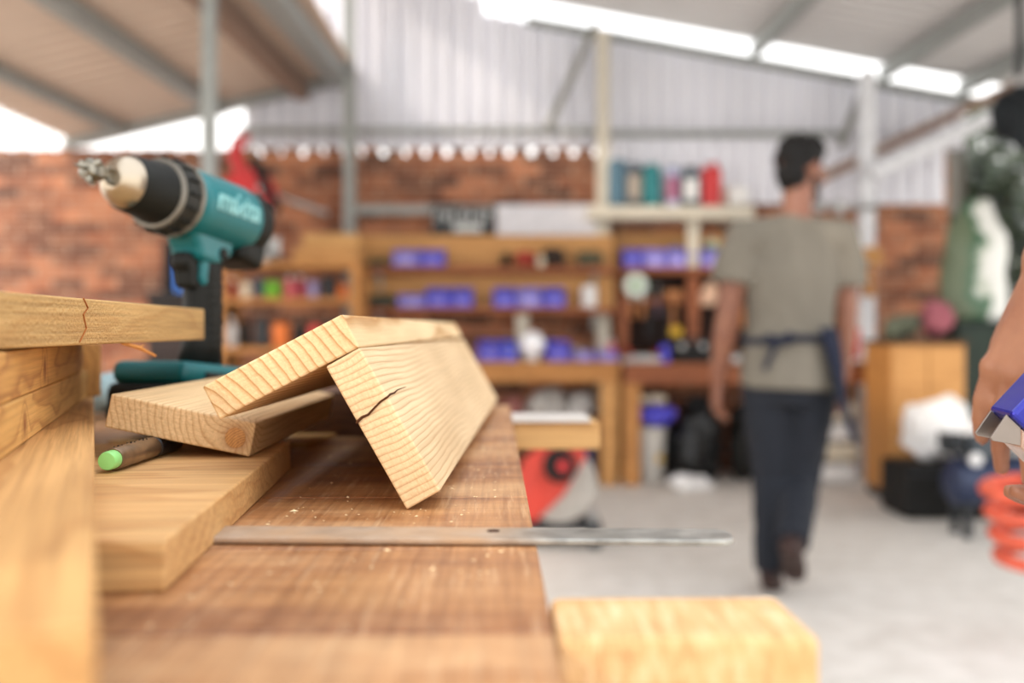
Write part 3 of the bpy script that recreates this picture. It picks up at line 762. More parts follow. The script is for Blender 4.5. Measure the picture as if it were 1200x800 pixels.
def person(label, J, cl, skin, group=None, vox=.006, headless=False):
    """One continuous body from a dictionary of joints, with hair and clothes as children."""
    g = lambda k: Vector(J[k])
    mb = MB()
    pel, chest, nk, hd = g('pelvis'), g('chest'), g('neck'), g('head')
    rt = (g('shoulder_r') - g('shoulder_l')).normalized()
    up = (nk - pel).normalized(); fw = up.cross(rt); fw = fw if fw.dot(Vector(J['facing'])) > 0 else -fw
    waist = pel.lerp(chest, .5)
    def torso(mb, ex):
        mb.chain([pel - up * .06, pel + up * .03, waist, chest - up * .02, chest + up * .10, nk - up * .055],
                 [(.125, .085), (.140, .095), (.128, .088), (.152, .104), (.158, .090), (.068, .056)], 20, ref=rt)
        for sd in 'lr':
            sh = g('shoulder_' + sd); mb.chain([chest + up * .12, sh], [.085 + ex, .062 + ex], 14)
    torso(mb, 0)
    for sd in 'lr':
        sh, el, wr_ = g('shoulder_' + sd), g('elbow_' + sd), g('wrist_' + sd)
        mb.chain([sh, sh.lerp(el, .4), el, el.lerp(wr_, .3), wr_], [.060, .056, .046, .048, .031], 14)
        H = J['hand_' + sd]; hand(mb, wr_ + (wr_ - el).normalized() * .012, H['d'], H['n'], H['t'], H.get('curl', (15, 20, 15)), H.get('size', 1.0), H.get('thumb', (.55, .35)), H.get('fan', .06), H.get('spread', .08))
        hp, kn, an, to = g('hip_' + sd), g('knee_' + sd), g('ankle_' + sd), g('toe_' + sd)
        mb.chain([hp, hp.lerp(kn, .4), kn, kn.lerp(an, .3), an], [.064, .058, .044, .044, .036], 16)
        mb.chain([an, an.lerp(to, .5), to], [.036, .036, .026], 12)
    # neck and head
    hf = Vector(J['face']).normalized(); hu = (hd - nk).normalized(); hf = (hf - hu * hf.dot(hu)).normalized(); hs = hf.cross(hu)
    mb.chain([nk - hu * .05, nk + hu * .03, hd - hu * .05], [.066, .058, .060], 16)
    q = Matrix((hs, hf, hu)).transposed().to_4x4(); T = Matrix.Translation(hd) @ q
    def hb(c, r): 
        m2 = MB(); m2.ball((0, 0, 0), 1.0, 20); m2.xf(T @ Matrix.Translation(c) @ Matrix.Diagonal((*r, 1)))
        off = len(mb.bm.verts); tmp = bpy.data.meshes.new('x'); m2.bm.to_mesh(tmp); m2.bm.free(); mb.bm.from_mesh(tmp); bpy.data.meshes.remove(tmp)
    hb((0, -.012, .020), (.074, .094, .092)); hb((0, .030, -.045), (.058, .062, .072)); hb((0, .060, -.088), (.030, .026, .024))
    hb((0, .096, -.012), (.013, .020, .028)); hb((0, .106, -.030), (.017, .013, .011))
    hb((.033, .077, .018), (.026, .014, .010)); hb((-.033, .077, .018), (.026, .014, .010))
    hb((0, .088, -.062), (.025, .012, .0065)); hb((0, .086, -.074), (.021, .012, .007))
    for sx in (1, -1): hb((sx * .077, -.008, -.010), (.010, .022, .034)); hb((sx * .045, .066, -.025), (.026, .022, .022))
    root = remeshed(mb, 'person', skin, None, vox, 5)
    tag(root, label, 'person', group)
    for sx in (1, -1):
        e_ = MB(); e_.ball(T @ Vector((sx * .031, .0815, .002)), .0125, 12); eo = e_.build('eye', mat('eye_white', 'e4dfd8', .25), root, smooth=True)
        e_ = MB(); e_.ball(T @ Vector((sx * .031, .0915, .002)), .0055, 10); e_.build('iris', mat('iris', '2a1a10', .2), eo, smooth=True)
    # clothes
    ex = .017
    mb = MB(); hem = J.get('hem', .14)
    mb.chain([pel - up * hem, pel + up * .03, waist, chest - up * .02, chest + up * .10, nk - up * .018],
             [(.166 + ex, .138 + ex), (.168 + ex, .130 + ex), (.150 + ex, .110 + ex), (.168 + ex, .118 + ex), (.160 + ex, .100 + ex), (.066 + ex, .062 + ex)], 24, ref=rt, cap=False)
    for sd in 'lr':
        sh, el = g('shoulder_' + sd), g('elbow_' + sd); a = (el - sh).normalized(); sl = J.get('sleeve', .62)
        mb.chain([chest + up * .12, sh, sh.lerp(el, sl * .5), sh.lerp(el, sl)], [.080 + ex, .070 + ex, .070 + ex, .070 + ex], 16, cap=False)
    fold = lambda c: .005 * mnoise.noise(Vector((c.x * 16, c.y * 16, c.z * 5))) + .003 * mnoise.noise(c * 22)
    remeshed(mb, 'shirt', cl['shirt'], root, .009, 4, fold)
    mb = MB()
    mb.chain([pel + up * .03, pel - up * .06, pel - up * .135], [(.170, .120), (.176, .128), (.15, .115)], 20, ref=rt, cap=False)
    for sd in 'lr':
        hp, kn, an = g('hip_' + sd), g('knee_' + sd), g('ankle_' + sd)
        mb.chain([hp + up * .03, hp.lerp(kn, .35), kn, kn.lerp(an, .4), an + (kn - an).normalized() * .01], [.100, .094, .076, .072, .064], 16, cap=False)
    remeshed(mb, 'trousers', cl['trousers'], root, .009, 4, lambda c: .005 * mnoise.noise(c * 13) + .003 * mnoise.noise(c * 30))
    for sd in 'lr':
        an, to = g('ankle_' + sd), g('toe_' + sd); a = (to - an); mb = MB(); shin = (g('knee_' + sd) - an).normalized()
        L_ = a.normalized(); heel = an - L_ * .045 - shin * .045
        ball_ = to - shin * .010
        sid = L_.cross(shin).normalized()
        mb.chain([heel, heel.lerp(ball_, .4) + shin * .02, heel.lerp(ball_, .75) + shin * .004, ball_], [(.036, .036), (.042, .042), (.047, .034), (.042, .026)], 16, ref=sid)
        mb.chain([an + shin * .03, an - shin * .02], [.046, .046], 14)
        sh_ = remeshed(mb, 'shoe', cl['shoe'], root, .007, 4)
    # hair and beard
    mb = MB()
    def hb2(c, r):
        m2 = MB(); m2.ball((0, 0, 0), 1.0, 20); m2.xf(T @ Matrix.Translation(c) @ Matrix.Diagonal((*r, 1)))
        tmp = bpy.data.meshes.new('x'); m2.bm.to_mesh(tmp); m2.bm.free(); mb.bm.from_mesh(tmp); bpy.data.meshes.remove(tmp)
    hb2((0, -.022, .042), (.086, .098, .092)); hb2((0, .030, .095), (.070, .070, .050)); hb2((0, -.052, -.035), (.064, .056, .066))
    remeshed(mb, 'hair', HAIR, root, .006, 3, lambda c: .010 * mnoise.noise(c * 45) + .006 * mnoise.noise(c * 90))
    if J.get('beard'):
        mb = MB()
        hb2((0, .046, -.088), (.052, .054, .038)); hb2((.050, .022, -.060), (.014, .030, .042)); hb2((-.050, .022, -.060), (.014, .030, .042)); hb2((0, .092, -.052), (.028, .012, .006))
        remeshed(mb, 'beard', HAIR, root, .005, 3, lambda c: .004 * mnoise.noise(c * 80))
    return root

S = 307.0
def m(px, py, dy=0.0):
    Y = 3.8 + dy
    return at(px, py, Y)
down = (0, 0, -1)
man_cl = dict(shirt=cloth_mat('shirt_grey', '736c60'), trousers=cloth_mat('denim_dark', '161a23'), shoe=mat('shoe_brown', '3a2a26', .6))
MAN = dict(facing=(.1, 1, 0), pelvis=m(925, 432), chest=m(926, 318), neck=m(933, 250), head=m(938, 199, .03), face=(.80, .62, -.02),
    shoulder_l=m(868, 282, -.01), shoulder_r=m(988, 282, .01), elbow_l=m(853, 372, .0), elbow_r=m(990, 380, .02), wrist_l=m(842, 444, .05), wrist_r=m(983, 448, .06),
    hand_l=dict(d=(-.08, .08, -1), n=(1, .1, 0), t=(.1, 1, 0), curl=(20, 28, 20), size=1.08), hand_r=dict(d=(-.08, .1, -1), n=(-1, .1, 0), t=(.1, 1, 0), curl=(25, 30, 25), size=1.08),
    hip_l=m(898, 452), hip_r=m(952, 452), knee_l=m(905, 556, .06), knee_r=m(938, 562, .05), ankle_l=m(904, 672, .02), ankle_r=m(929, 640, -.20),
    toe_l=m(908, 690, .17), toe_r=m(932, 672, -.07), beard=True, hem=.075, sleeve=.55)
man = person('man in a grey T-shirt and dark trousers walking away towards the back wall', MAN, man_cl, SKIN, vox=.0065)
# apron tied at the back
NAVY = cloth_mat('navy', '151b2e')
mb = MB(); up = Vector((0, 0, 1)); c0 = m(925, 398)
pts = []
for i in range(29):
    a_ = 2 * PI * i / 28; pts.append(c0 + Vector((.181 * math.cos(a_), .139 * math.sin(a_), .006 * math.sin(a_ * 3))))
mb.chain(pts, [(.015, .006)] * 29, 8, ref=(0, 0, 1), cap=False)
b0 = m(900, 400) + Vector((0, -.150, 0))
mb.chain([b0, b0 + V3(-.04, -.02, .022), b0 + V3(-.075, -.01, -.004), b0 + V3(-.03, -.012, -.012), b0], [(.012, .006)] * 5, 8)
mb.chain([b0, b0 + V3(.04, -.02, .030), b0 + V3(.07, -.012, .012), b0 + V3(.03, -.012, -.006), b0], [(.012, .006)] * 5, 8)
mb.chain([b0, b0 + V3(-.03, -.005, -.05), b0 + V3(-.05, -.002, -.10)], [(.011, .005)] * 3, 8)
fl_ = [m(968, 388, -.03), m(972, 430, -.05), m(976, 470, -.07), m(978, 510, -.07)]
sk = bmesh.new()
rows = []
for i in range(9):
    t_ = i / 8
    y_ = 384 + t_ * 130
    xl = 944 + 40 * t_ ** 1.3 + 3 * math.sin(t_ * 5); xr = 974 + 16 * t_ + 2 * math.sin(t_ * 7)
    row = []
    for j in range(9):
        s_ = j / 8
        p_ = m(xl + (xr - xl) * s_, y_ , 0); row.append(p_ + V3(.012 * math.sin(s_ * 6), -.172 + .10 * s_ * s_ + .012 * math.sin(s_ * 9 + t_ * 4), 0))
    rows.append([sk.verts.new(p_) for p_ in row])
for i in range(8):
    for j in range(8): sk.faces.new((rows[i][j], rows[i][j + 1], rows[i + 1][j + 1], rows[i + 1][j]))
me = bpy.data.meshes.new('apron_flap'); sk.to_mesh(me); sk.free()
apron = mb.build('apron_string', NAVY, man, smooth=True)
me.materials.append(NAVY); af = bpy.data.objects.new('apron', me); COL.objects.link(af); af.parent = man
q_ = af.modifiers.new('t', 'SOLIDIFY'); q_.thickness = .006
for p_ in me.polygons: p_.use_smooth = True
af['label'] = 'navy apron flap at the hip'; apron['label'] = 'navy apron string tied at the back'

# person at the right border, only the hands and a leg inside the frame
def n_(px, py, Y): return at(px, py, Y)
Wr = n_(1247, 308, .76)
NEAR = dict(facing=(-1, 0, 0), pelvis=(.655, .92, .93), chest=(.705, .92, 1.20), neck=(.70, .91, 1.48), head=(.66, .90, 1.605), face=(-1, -.15, -.35),
    shoulder_l=(.70, .735, 1.40), shoulder_r=(.73, 1.095, 1.40), elbow_l=(.755, .61, 1.08), elbow_r=(.615, .95, 1.19), wrist_l=(.505, .645, .888), wrist_r=tuple(Wr),
    hand_l=dict(d=(-1, .10, .02), n=(0, .15, 1), t=(0, -1, .1), curl=(2, 6, 6), thumb=(.45, .4)),
    hand_r=dict(d=(-.33, -.08, -.94), n=(.86, .42, -.3), t=(.3, -1, .05), curl=(5, 9, 8), thumb=(.25, .75), fan=.17, spread=.25, size=1.0),
    hip_l=(.625, .835, .90), hip_r=(.635, 1.005, .90), knee_l=(.455, .83, .53), knee_r=(.62, 1.01, .49), ankle_l=(.53, .83, .085), ankle_r=(.66, 1.01, .085),
    toe_l=(.39, .82, .035), toe_r=(.52, 1.02, .035), hem=.06, sleeve=.60)
near_cl = dict(shirt=cloth_mat('shirt_dark', '3c4654'), trousers=cloth_mat('trousers_black', '15171c'), shoe=mat('shoe_black', '1c1a19', .6))
near = person('person at the right border, bare hands holding a blue metal tool', NEAR, near_cl, SKIN2, vox=.0036)

# blue tool in the hands
BLUE = mat('blue_enamel', '14188c', .22, .45, .10, 40, coat=.5)
tl = thing('stapler', 'glossy blue metal tool with a pointed steel tip held at the right border', 'tool')
mb = MB(); mb.box((.075, 0, .012), (.15, .030, .050)); mb.box((.08, 0, .040), (.12, .020, .012)); bd = mb.build('body', BLUE, tl, bevel=.003, seg=3)
mb = MB()
for x_, z_ in ((.008, -.003), (.026, -.004), (.046, -.002)): mb.lathe([(.0028, 0), (.0028, .0008), (.002, .0013), (0, .0013)], Matrix.Translation((x_, -.0152, z_)) @ Matrix.Rotation(PI / 2, 4, 'X'), 12)
mb.build('rivets', mat('rivet', 'b9b9c4', .3, .8), bd)
mb = MB()
for y_ in (-.0105, .0095): mb.prism([(.0, -.013), (.012, -.013), (.020, -.021), (.005, -.0305), (.0025, -.0300)], y_, y_ + .0015)
mb.build('tip', mat('tip_steel', '8a8078', .3, .85), tl, bevel=.0004)
mb = MB(); mb.prism([(.012, -.0132), (.12, -.0132), (.12, -.025), (.020, -.0225)], -.012, .012)
mb.build('guard', mat('clear_plastic', 'd8b8a4', .15, trans=.6), tl, bevel=.002)
tip = at(1171, 483, .620)
frame(tl, tip + V3(.67, 0, .74) * .013, (.74, .03, -.67), (.0, 1, .05))

# ================================================================== back of the workshop
OAK = wood('bench_orange', 'c98d4c', '98582a', ring=.03, pith=(.05, -.1), contrast=.5); PLYW = wood('ply', 'd39c5c', 'b0763c', ring=.05, pith=(.2, -.3), contrast=.3)
BROWN = wood('bench_brown', 'a05c34', '6e3a1c', ring=.03, pith=(.05, -.1), contrast=.5)
DK = mat('dark_stuff', '1d1c1b', .6); DK2 = mat('dark_grey', '36383a', .6); PUR = mat('bin_purple', '4a44c2', .45); PUR2 = mat('bin_lilac', '7f76cf', .45); BLU = mat('bin_blue', '2f45d0', .4)
RED = mat('red_paint', 'c8282a', .4); REDD = mat('dull_red', 'a03a30', .5); WHT = mat('white_plastic', 'e8e6e4', .45); CRM = mat('cream', 'd9cdb6', .6); STL = mat('steel', 'a9a9a8', .35, .8)
GRN = mat('green', '6fae35', .5); ORG = mat('orange', 'd9763a', .5); YEL = mat('yellow', 'd9ae3a', .5); PINK = mat('pink', 'd86a70', .5); TEA = mat('teal', '17777c', .4); SLT = mat('slate_blue', '4a6d80', .4); NVY = mat('navy_can', '1f3a4a', .4)
HANDLE = wood('tool_handle', 'c98650', '8f5229', ring=.01, pith=(0, -.02))
YB = 6.45                                               # front of the long benches
def sc(Y): return Y / F
def X(px, Y): return (px - CX) * sc(Y)
def Z(py, Y): return CAMZ + (CY - py) * sc(Y)
# benches
def long_bench(label, x0, x1, ztop, wood_m, leg_m, legs, y0=YB, y1=7.05):
    t = thing('bench', label, 'workbench', ((x0 + x1) / 2, (y0 + y1) / 2, 0)); c = (x0 + x1) / 2; d = y1 - y0
    MB().box((0, 0, ztop - .022), (x1 - x0, d, .044)).build('tabletop', wood_m, t, bevel=.003)
    MB().box((0, -d / 2 + .05, ztop - .088), (x1 - x0 - .02, .035, .085)).build('rail', wood_m, t, bevel=.003)
    MB().box((0, d / 2 - .05, ztop - .088), (x1 - x0 - .02, .035, .085)).build('rail', wood_m, t, bevel=.003)
    for lx in legs:
        for sy in (-1, 1):
            MB().box((lx - c, sy * (d / 2 - .085 + .052 * 0), (ztop - .045) / 2), (.11, .034, ztop - .046)).build('leg', leg_m, t, bevel=.004)
    return t
zt = Z(424, YB) 
LBN = long_bench('orange brown workbench along the back wall, left of the pair of light timber legs', -.90, X(727, YB), zt, OAK, PLYW, (-.82, X(715, YB)))
long_bench('orange workbench along the back wall, behind the walking man', X(731, YB), X(1045, YB), zt - .01, BROWN, OAK, (X(742, YB), X(1032, YB)))
# shelving, left bay: back panels and shelves
YS = 6.74
def shelf(name, label, px0, px1, py0, py1, y0, y1, m_, cat='shelf', back=None, group=None, bracket=True):
    """Shelf board whose front edge shows between py0 and py1; optional upright back panel reaching up to py `back`."""
    x0, x1 = X(px0, y0), X(px1, y0); z1, z0 = Z(py0, y0), Z(py1, y0)
    t = thing(name, label, cat, ((x0 + x1) / 2, (y0 + y1) / 2, 0), 0, group)
    MB().box((0, 0, (z0 + z1) / 2), (x1 - x0, y1 - y0, z1 - z0)).build('board', m_, t, bevel=.003)
    if back is not None:
        zb = Z(back, y1); MB().box((0, (y1 - y0) / 2 - .010, (z1 + zb) / 2 + .001), (x1 - x0, .018, zb - z1)).build('back_panel', PLYW, t, bevel=.002)
    if bracket:
        for s_ in (-.42, .42):
            MB().prism([(-.012, z0), (.012, z0), (.012, z0 - .10), (-.012, z0 - .10)], (y1 - y0) / 2 - .03, (y1 - y0) / 2).box((0, 0, z0 - .012), (.024, (y1 - y0) * .9, .022)).xf(Matrix.Translation((s_ * (x1 - x0), 0, 0))).build('bracket', GREYP, t)
    return t, z1, y0
G1 = 'shelves on the back wall'
sA, zA, _ = shelf('wall_shelf', 'upper orange shelf left of the cream column, with a pale plank behind it', 418, 722, 312, 320, YS, 6.92, BROWN, back=276, group=G1)
sB, zB, _ = shelf('wall_shelf', 'lower orange shelf left of the cream column, just above the workbench bins', 418, 722, 360, 367, YS, 6.92, BROWN, back=323, group=G1)
sC, zC, _ = shelf('wall_shelf', 'long cream shelf carrying the canisters', 690, 884, 241, 256, 6.80, 7.17, CREAMP, group=G1)
sD, zD, _ = shelf('wall_shelf', 'brown shelf of lilac bins behind the left arm of the man', 727, 868, 313, 320, 6.86, 7.17, BROWN, back=274, group=G1)
MB().box((0, 0, 0), (.016 * 5, .05, Z(255, 6.93) - Z(312, 6.93))).build('post', CREAMP, sC, bevel=.003).location = (X(811, 6.93) - sC.location.x, 6.90 - sC.location.y, (Z(257, 6.93) + Z(312, 6.93)) / 2)
# narrow uprights that carry the tool rack
rack = thing('tool_rack', 'brown timber rack hung with wooden handled tools over the right hand bench', 'tool rack', (0, 0, 0))
for px in (730, 812):
    x_ = X(px, 6.95); MB().box((x_, 6.95, (Z(322, 6.95) + zt) / 2), (.085 if px == 812 else .07, .05, Z(322, 6.95) - zt - .003)).build('upright', BROWN, rack, bevel=.003)
MB().box((X(771, 6.99), 6.995, Z(352, 6.99)), (X(812, 6.99) - X(730, 6.99), .03, .05)).build('peg_rail', BROWN, rack, bevel=.003)
MB().box((X(808.5, 7.05), 7.06, Z(365, 7.05)), (X(895, 7.05) - X(722, 7.05), .02, .55)).build('back_board', mat('dark_board', '2b1d18', .8), rack)
# grey post piece under the shelves and metal rail above
struct(trim('trim_23', (X(612, 6.84), 6.84, zt + .001), (X(612, 6.84), 6.84, Z(367, YS) - .003), .085, .05, CREAMP, 'short cream upright between the bench and the lower shelf'))
trim('trim_24', (X(418, 7.0), 7.0, Z(246, 7.0)), (X(590, 7.0), 7.0, Z(246, 7.0)), .05, .06, GREYP, 'level grey rail on the brick wall left of the white board')
# boards hung on the rail
wbd = thing('sign_board', 'blank white board hanging on the brick wall under the gable', 'board', (X(642, 6.97), 6.97, Z(259, 6.97)))
MB().box((0, 0, 0), (120 * sc(6.97), .018, 38 * sc(6.97))).build('panel', mat('sign_white', 'd4d2d6', .5), wbd, bevel=.003)
MB().box((0, .012, .02), (.5, .02, .02)).build('hanger', STL, wbd)
sgn = thing('sign_board', 'dark sign with pale lettering hanging left of the white board', 'sign', (X(543, 6.96), 6.96, Z(259, 6.96)))
MB().box((0, 0, 0), (74 * sc(6.96), .014, 31 * sc(6.96))).build('panel', mat('sign_dark', '3a3c3e', .5), sgn, bevel=.002)
mb = MB(); W_ = 74 * sc(6.96)
for k_ in range(7):                                     # rows of illegible pale strokes, as soft as in the photograph
    cx_ = -W_ * .40 + k_ * W_ * .135
    mb.box((cx_ - .014, -.0085, .03), (.012, .003, .075)); 
    if k_ % 2: mb.box((cx_ + .012, -.0085, .03), (.012, .003, .075))
    mb.box((cx_, -.0085, .062 - .03 * (k_ % 3)), (.030, .003, .012))
mb.box((.03, -.0085, -.05), (.20, .003, .05))
mb.build('lettering', mat('sign_letter', 'c9cbc9', .5), sgn)

# ------------------------------------------------ small things: prototypes
def bin_(label, px0, px1, py0, py1, Y, m_, group, d=.13, fill=None, zb=None):
    """Open-fronted storage bin."""
    w = (px1 - px0) * sc(Y); h = (py1 - py0) * sc(Y); z = Z(py1, Y) if zb is None else zb
    t = thing('storage_bin', label, 'storage bin', (X((px0 + px1) / 2, Y), Y + d / 2, z + .0015), 0, group)
    mb = MB(); e_ = .006
    mb.box((0, 0, e_ / 2), (w, d, e_)); mb.box((0, d / 2 - e_ / 2, h / 2), (w, e_, h)); mb.box((0, -d / 2 + e_ / 2, h * .32), (w, e_, h * .64))
    for s_ in (-1, 1): mb.xf(Matrix()).prism([(s_ * (w / 2 - e_), 0), (s_ * w / 2, 0), (s_ * w / 2, h * .92), (s_ * (w / 2 - e_), h * .92)], -d / 2, d / 2)
    mb.build('tray', m_, t, bevel=.002)
    mb = MB(); mb.box((0, -d / 2 - .003, h * .62), (w * .96, .010, .012)); mb.build('lip', m_, t, bevel=.002)
    mb = MB(); mb.box((0, -d / 2 - .002, h * .30), (w * .5, .003, h * .3)); mb.build('label_card', PUR2 if m_ is not PUR2 else mat('lav_card', 'b0a6dc', .5), t)
    r2 = random.Random(label)
    mb = MB()
    for k_ in range(8):
        a_ = r2.random() * PI; c_ = Vector((r2.uniform(-.35, .35) * w, r2.uniform(-.3, .35) * d, h * r2.uniform(.35, .7))); l_ = .03
        mb.cyl(c_ - V3(math.cos(a_), math.sin(a_), .3) * l_, c_ + V3(math.cos(a_), math.sin(a_), .3) * l_, .006, seg=8)
    mb.build('fittings', fill or STL, t)
    return t
def can(name, label, cat, px0, px1, py0, py1, Y, m_, zb, capm=None, lab=None, group=None, shape='can'):
    """Canister: body, lid or spout, handle, and a plain label where one shows."""
    w = (px1 - px0) * sc(Y) / 2; h = (py1 - py0) * sc(Y)
    t = thing(name, label, cat, (X((px0 + px1) / 2, Y), Y + w, zb + .001), 0, group)
    if shape == 'can':
        MB().lathe([(w * .96, 0), (w, .006), (w, h * .93), (w * .96, h * .955), (w * .6, h * .97)], seg=24).build('body', m_, t, smooth='auto')
        MB().lathe([(w * .62, h * .955), (w * .66, h), (w * .6, h * 1.0)], seg=20).build('lid', capm or m_, t, smooth='auto')
    elif shape == 'jerry':
        MB().box((0, 0, h * .44), (w * 2, w * 1.5, h * .86)).build('body', m_, t, bevel=w * .25, seg=3)
        MB().cyl((w * .45, 0, h * .85), (w * .45, 0, h), w * .28).build('lid', capm or m_, t)
        MB().chain([(-w * .6, 0, h * .84), (-w * .5, 0, h * .97), (w * .0, 0, h * .97), (w * .1, 0, h * .84)], [w * .11] * 4, 8).build('handle', m_, t, smooth=True)
    elif shape == 'bottle':
        MB().lathe([(w * .9, 0), (w, .005), (w, h * .62), (w * .75, h * .74), (w * .34, h * .82), (w * .34, h * .88)], seg=20).build('body', m_, t, smooth='auto')
        MB().lathe([(w * .42, h * .87), (w * .42, h * .985), (w * .36, h)], seg=16).build('lid', capm or WHT, t, smooth='auto')
    if lab is not None:
        if shape == 'jerry': MB().box((0, -w * .755, h * .44), (w * 1.4, .004, h * .5)).build('label_wrap', lab, t)
        else: MB().lathe([(w * 1.012, h * .18), (w * 1.012, h * .62 if shape == 'bottle' else h * .75)], seg=24, cap=False).build('label_wrap', lab, t, smooth=True)
    return t
def lump(name, label, cat, c, size, m_, n=14, amp=.02, group=None, seed=1, vox=.014, part=None):
    """Soft bag or heap: overlapping volumes fused into one creased skin that sits on its base."""
    r2 = random.Random(seed); mb = MB(); sx, sy, sz = size
    for k_ in range(n):
        mb.ball((r2.uniform(-.32, .32) * sx, r2.uniform(-.3, .3) * sy, r2.uniform(.3, .66) * sz), (sx * r2.uniform(.18, .3), sy * r2.uniform(.2, .34), sz * r2.uniform(.2, .34)), 12)
    o = remeshed(mb, name, m_, None, vox, 3, lambda q: amp * mnoise.noise(Vector(q) * 9 + Vector((seed, 0, 0))) + amp * .5 * mnoise.noise(Vector(q) * 22))
    zm = min(v.co.z for v in o.data.vertices)
    for v in o.data.vertices: v.co.z = max(v.co.z - zm - .012, 0.0)
    o.location = Vector(c) + V3(0, 0, .001); return tag(o, label, cat, group)

# canisters on the cream shelf (left to right)
GC = 'canisters on the cream shelf'; YC = 6.88
can('canister', 'tall slate blue canister at the column end of the cream shelf', 'canister', 713, 735, 184, 241, YC, SLT, zC, group=GC)
can('canister', 'dark canister with an oval beige label second from the column', 'canister', 736, 753, 190, 241, YC, NVY, zC, lab=mat('beige_label', 'a89c90', .6), group=GC)
can('canister', 'bright teal canister on the cream shelf', 'canister', 754, 776, 190, 241, YC, TEA, zC, group=GC)
can('canister', 'small white canister with a blue and red lower half on the cream shelf', 'canister', 782, 797, 193, 241, YC, mat('pale_blue', 'b9bfdd', .5), zC, capm=NVY, lab=mat('rosy', 'b0708c', .5), group=GC)
can('canister', 'dark jerrycan with a large white label beside the red bottle', 'canister', 798, 822, 192, 241, YC, NVY, zC, lab=WHT, shape='jerry', group=GC)
can('fuel_can', 'bright red fuel can on the cream shelf', 'fuel can', 823, 846, 187, 241, YC, RED, zC, shape='jerry', group=GC)
lump('plastic_bag', 'white plastic bag at the right end of the cream shelf', 'bag', (X(864, 6.95), 6.97, zC), (.17, .14, .20), WHT, seed=4, amp=.012, vox=.01)
can('jar', 'small pinkish jar between the red can and the white bag', 'jar', 847, 853, 212, 241, YC, mat('pinkish', 'b89a8c', .5), zC, shape='bottle')
# shelf A
GBn = 'storage bins on the back wall'
bin_('lilac storage bin at the left on the upper orange shelf', 460, 490, 291, 312, 6.755, PUR2, GBn, zb=zA)
bin_('blue storage bin beside the lilac bin on the upper orange shelf', 491, 521, 291, 312, 6.755, PUR, GBn, zb=zA)
lump('work_gloves', 'dark green work gloves at the left end of the upper shelf', 'gloves', (X(443, 6.80), 6.82, zA), (.16, .12, .07), mat('dark_green', '2b4a3c', .8), seed=5, amp=.008, vox=.01)
lump('cap', 'dull red cap on the upper orange shelf', 'cap', (X(616, 6.80), 6.82, zA), (.15, .12, .14), REDD, seed=6, amp=.010, vox=.01)
lump('tool_roll', 'black tool roll left of the red cap', 'tool roll', (X(592, 6.80), 6.82, zA), (.08, .14, .13), DK, seed=7, amp=.010, vox=.01)
lump('tool_bag', 'dark tool bag right of the red cap on the upper shelf', 'tool bag', (X(649, 6.80), 6.82, zA), (.14, .15, .20), mat('dark_brown', '3a302a', .8), seed=8, amp=.012, vox=.01)
lump('cable_heap', 'grey heap of cables at the right end of the upper shelf', 'cables', (X(690, 6.80), 6.82, zA), (.20, .15, .15), mat('khaki', '55513f', .8), seed=9, amp=.018, vox=.01)
# shelf B
lump('rag_heap', 'dark heap of rags at the left end of the lower shelf', 'rags', (X(444, 6.80), 6.82, zB), (.22, .14, .13), mat('grey_green', '3f463e', .9), seed=10, amp=.012, vox=.01)
for i_, (a_, b_, mm, lab) in enumerate([(466, 498, PUR2, 'low lilac bin nearest the rags on the lower shelf'), (499, 527, PUR, 'blue bin in the middle of the three left bins on the lower shelf'), (528, 554, PUR, 'blue bin at the right of the three left bins on the lower shelf'),
                          (578, 604, PUR, 'blue bin left of the lower shelf post'), (606, 634, PUR2, 'lilac bin in the middle of the second trio on the lower shelf'), (636, 662, PUR, 'blue bin at the right of the second trio on the lower shelf')]):
    bin_(lab, a_, b_, 336 + (8 if i_ == 0 else 0), 360, 6.755, mm, GBn, zb=zB)
can('cup', 'white cup at the right end of the lower orange shelf', 'cup', 682, 700, 334, 360, 6.79, WHT, zB)
can('jar', 'pale tin in the gap of the upper orange shelf', 'jar', 630, 638, 300, 312, 6.745, CRM, zA)
# shelf D
for a_, b_, mm, lab in [(730, 752, PUR, 'purple bin with a pale box at the left of the brown shelf'), (754, 780, PUR2, 'lilac bin second on the brown shelf'), (782, 804, PUR2, 'lilac bin under the grey bundle on the brown shelf'), (806, 822, PUR, 'narrow purple bin on the brown shelf'), (824, 848, PUR2, 'lilac bin beside the sleeve of the man')]:
    bin_(lab, a_, b_, 290, 313, 6.88, mm, GBn, zb=zD, fill=WHT)
lump('bundle', 'grey bundle standing behind the lilac bins', 'bundle', (X(797, 7.07), 7.09, zD), (.16, .09, .25), mat('greyish', '9a969a', .8), seed=12, amp=.008, vox=.01)
can('spray_bottle', 'bottle with a yellow and green label beside the sleeve of the man', 'bottle', 826, 844, 268, 313, 7.06, mat('lime_white', 'dfe3c4', .5), zD, capm=ORG, lab=mat('green_label', '9cae74', .5), shape='bottle')
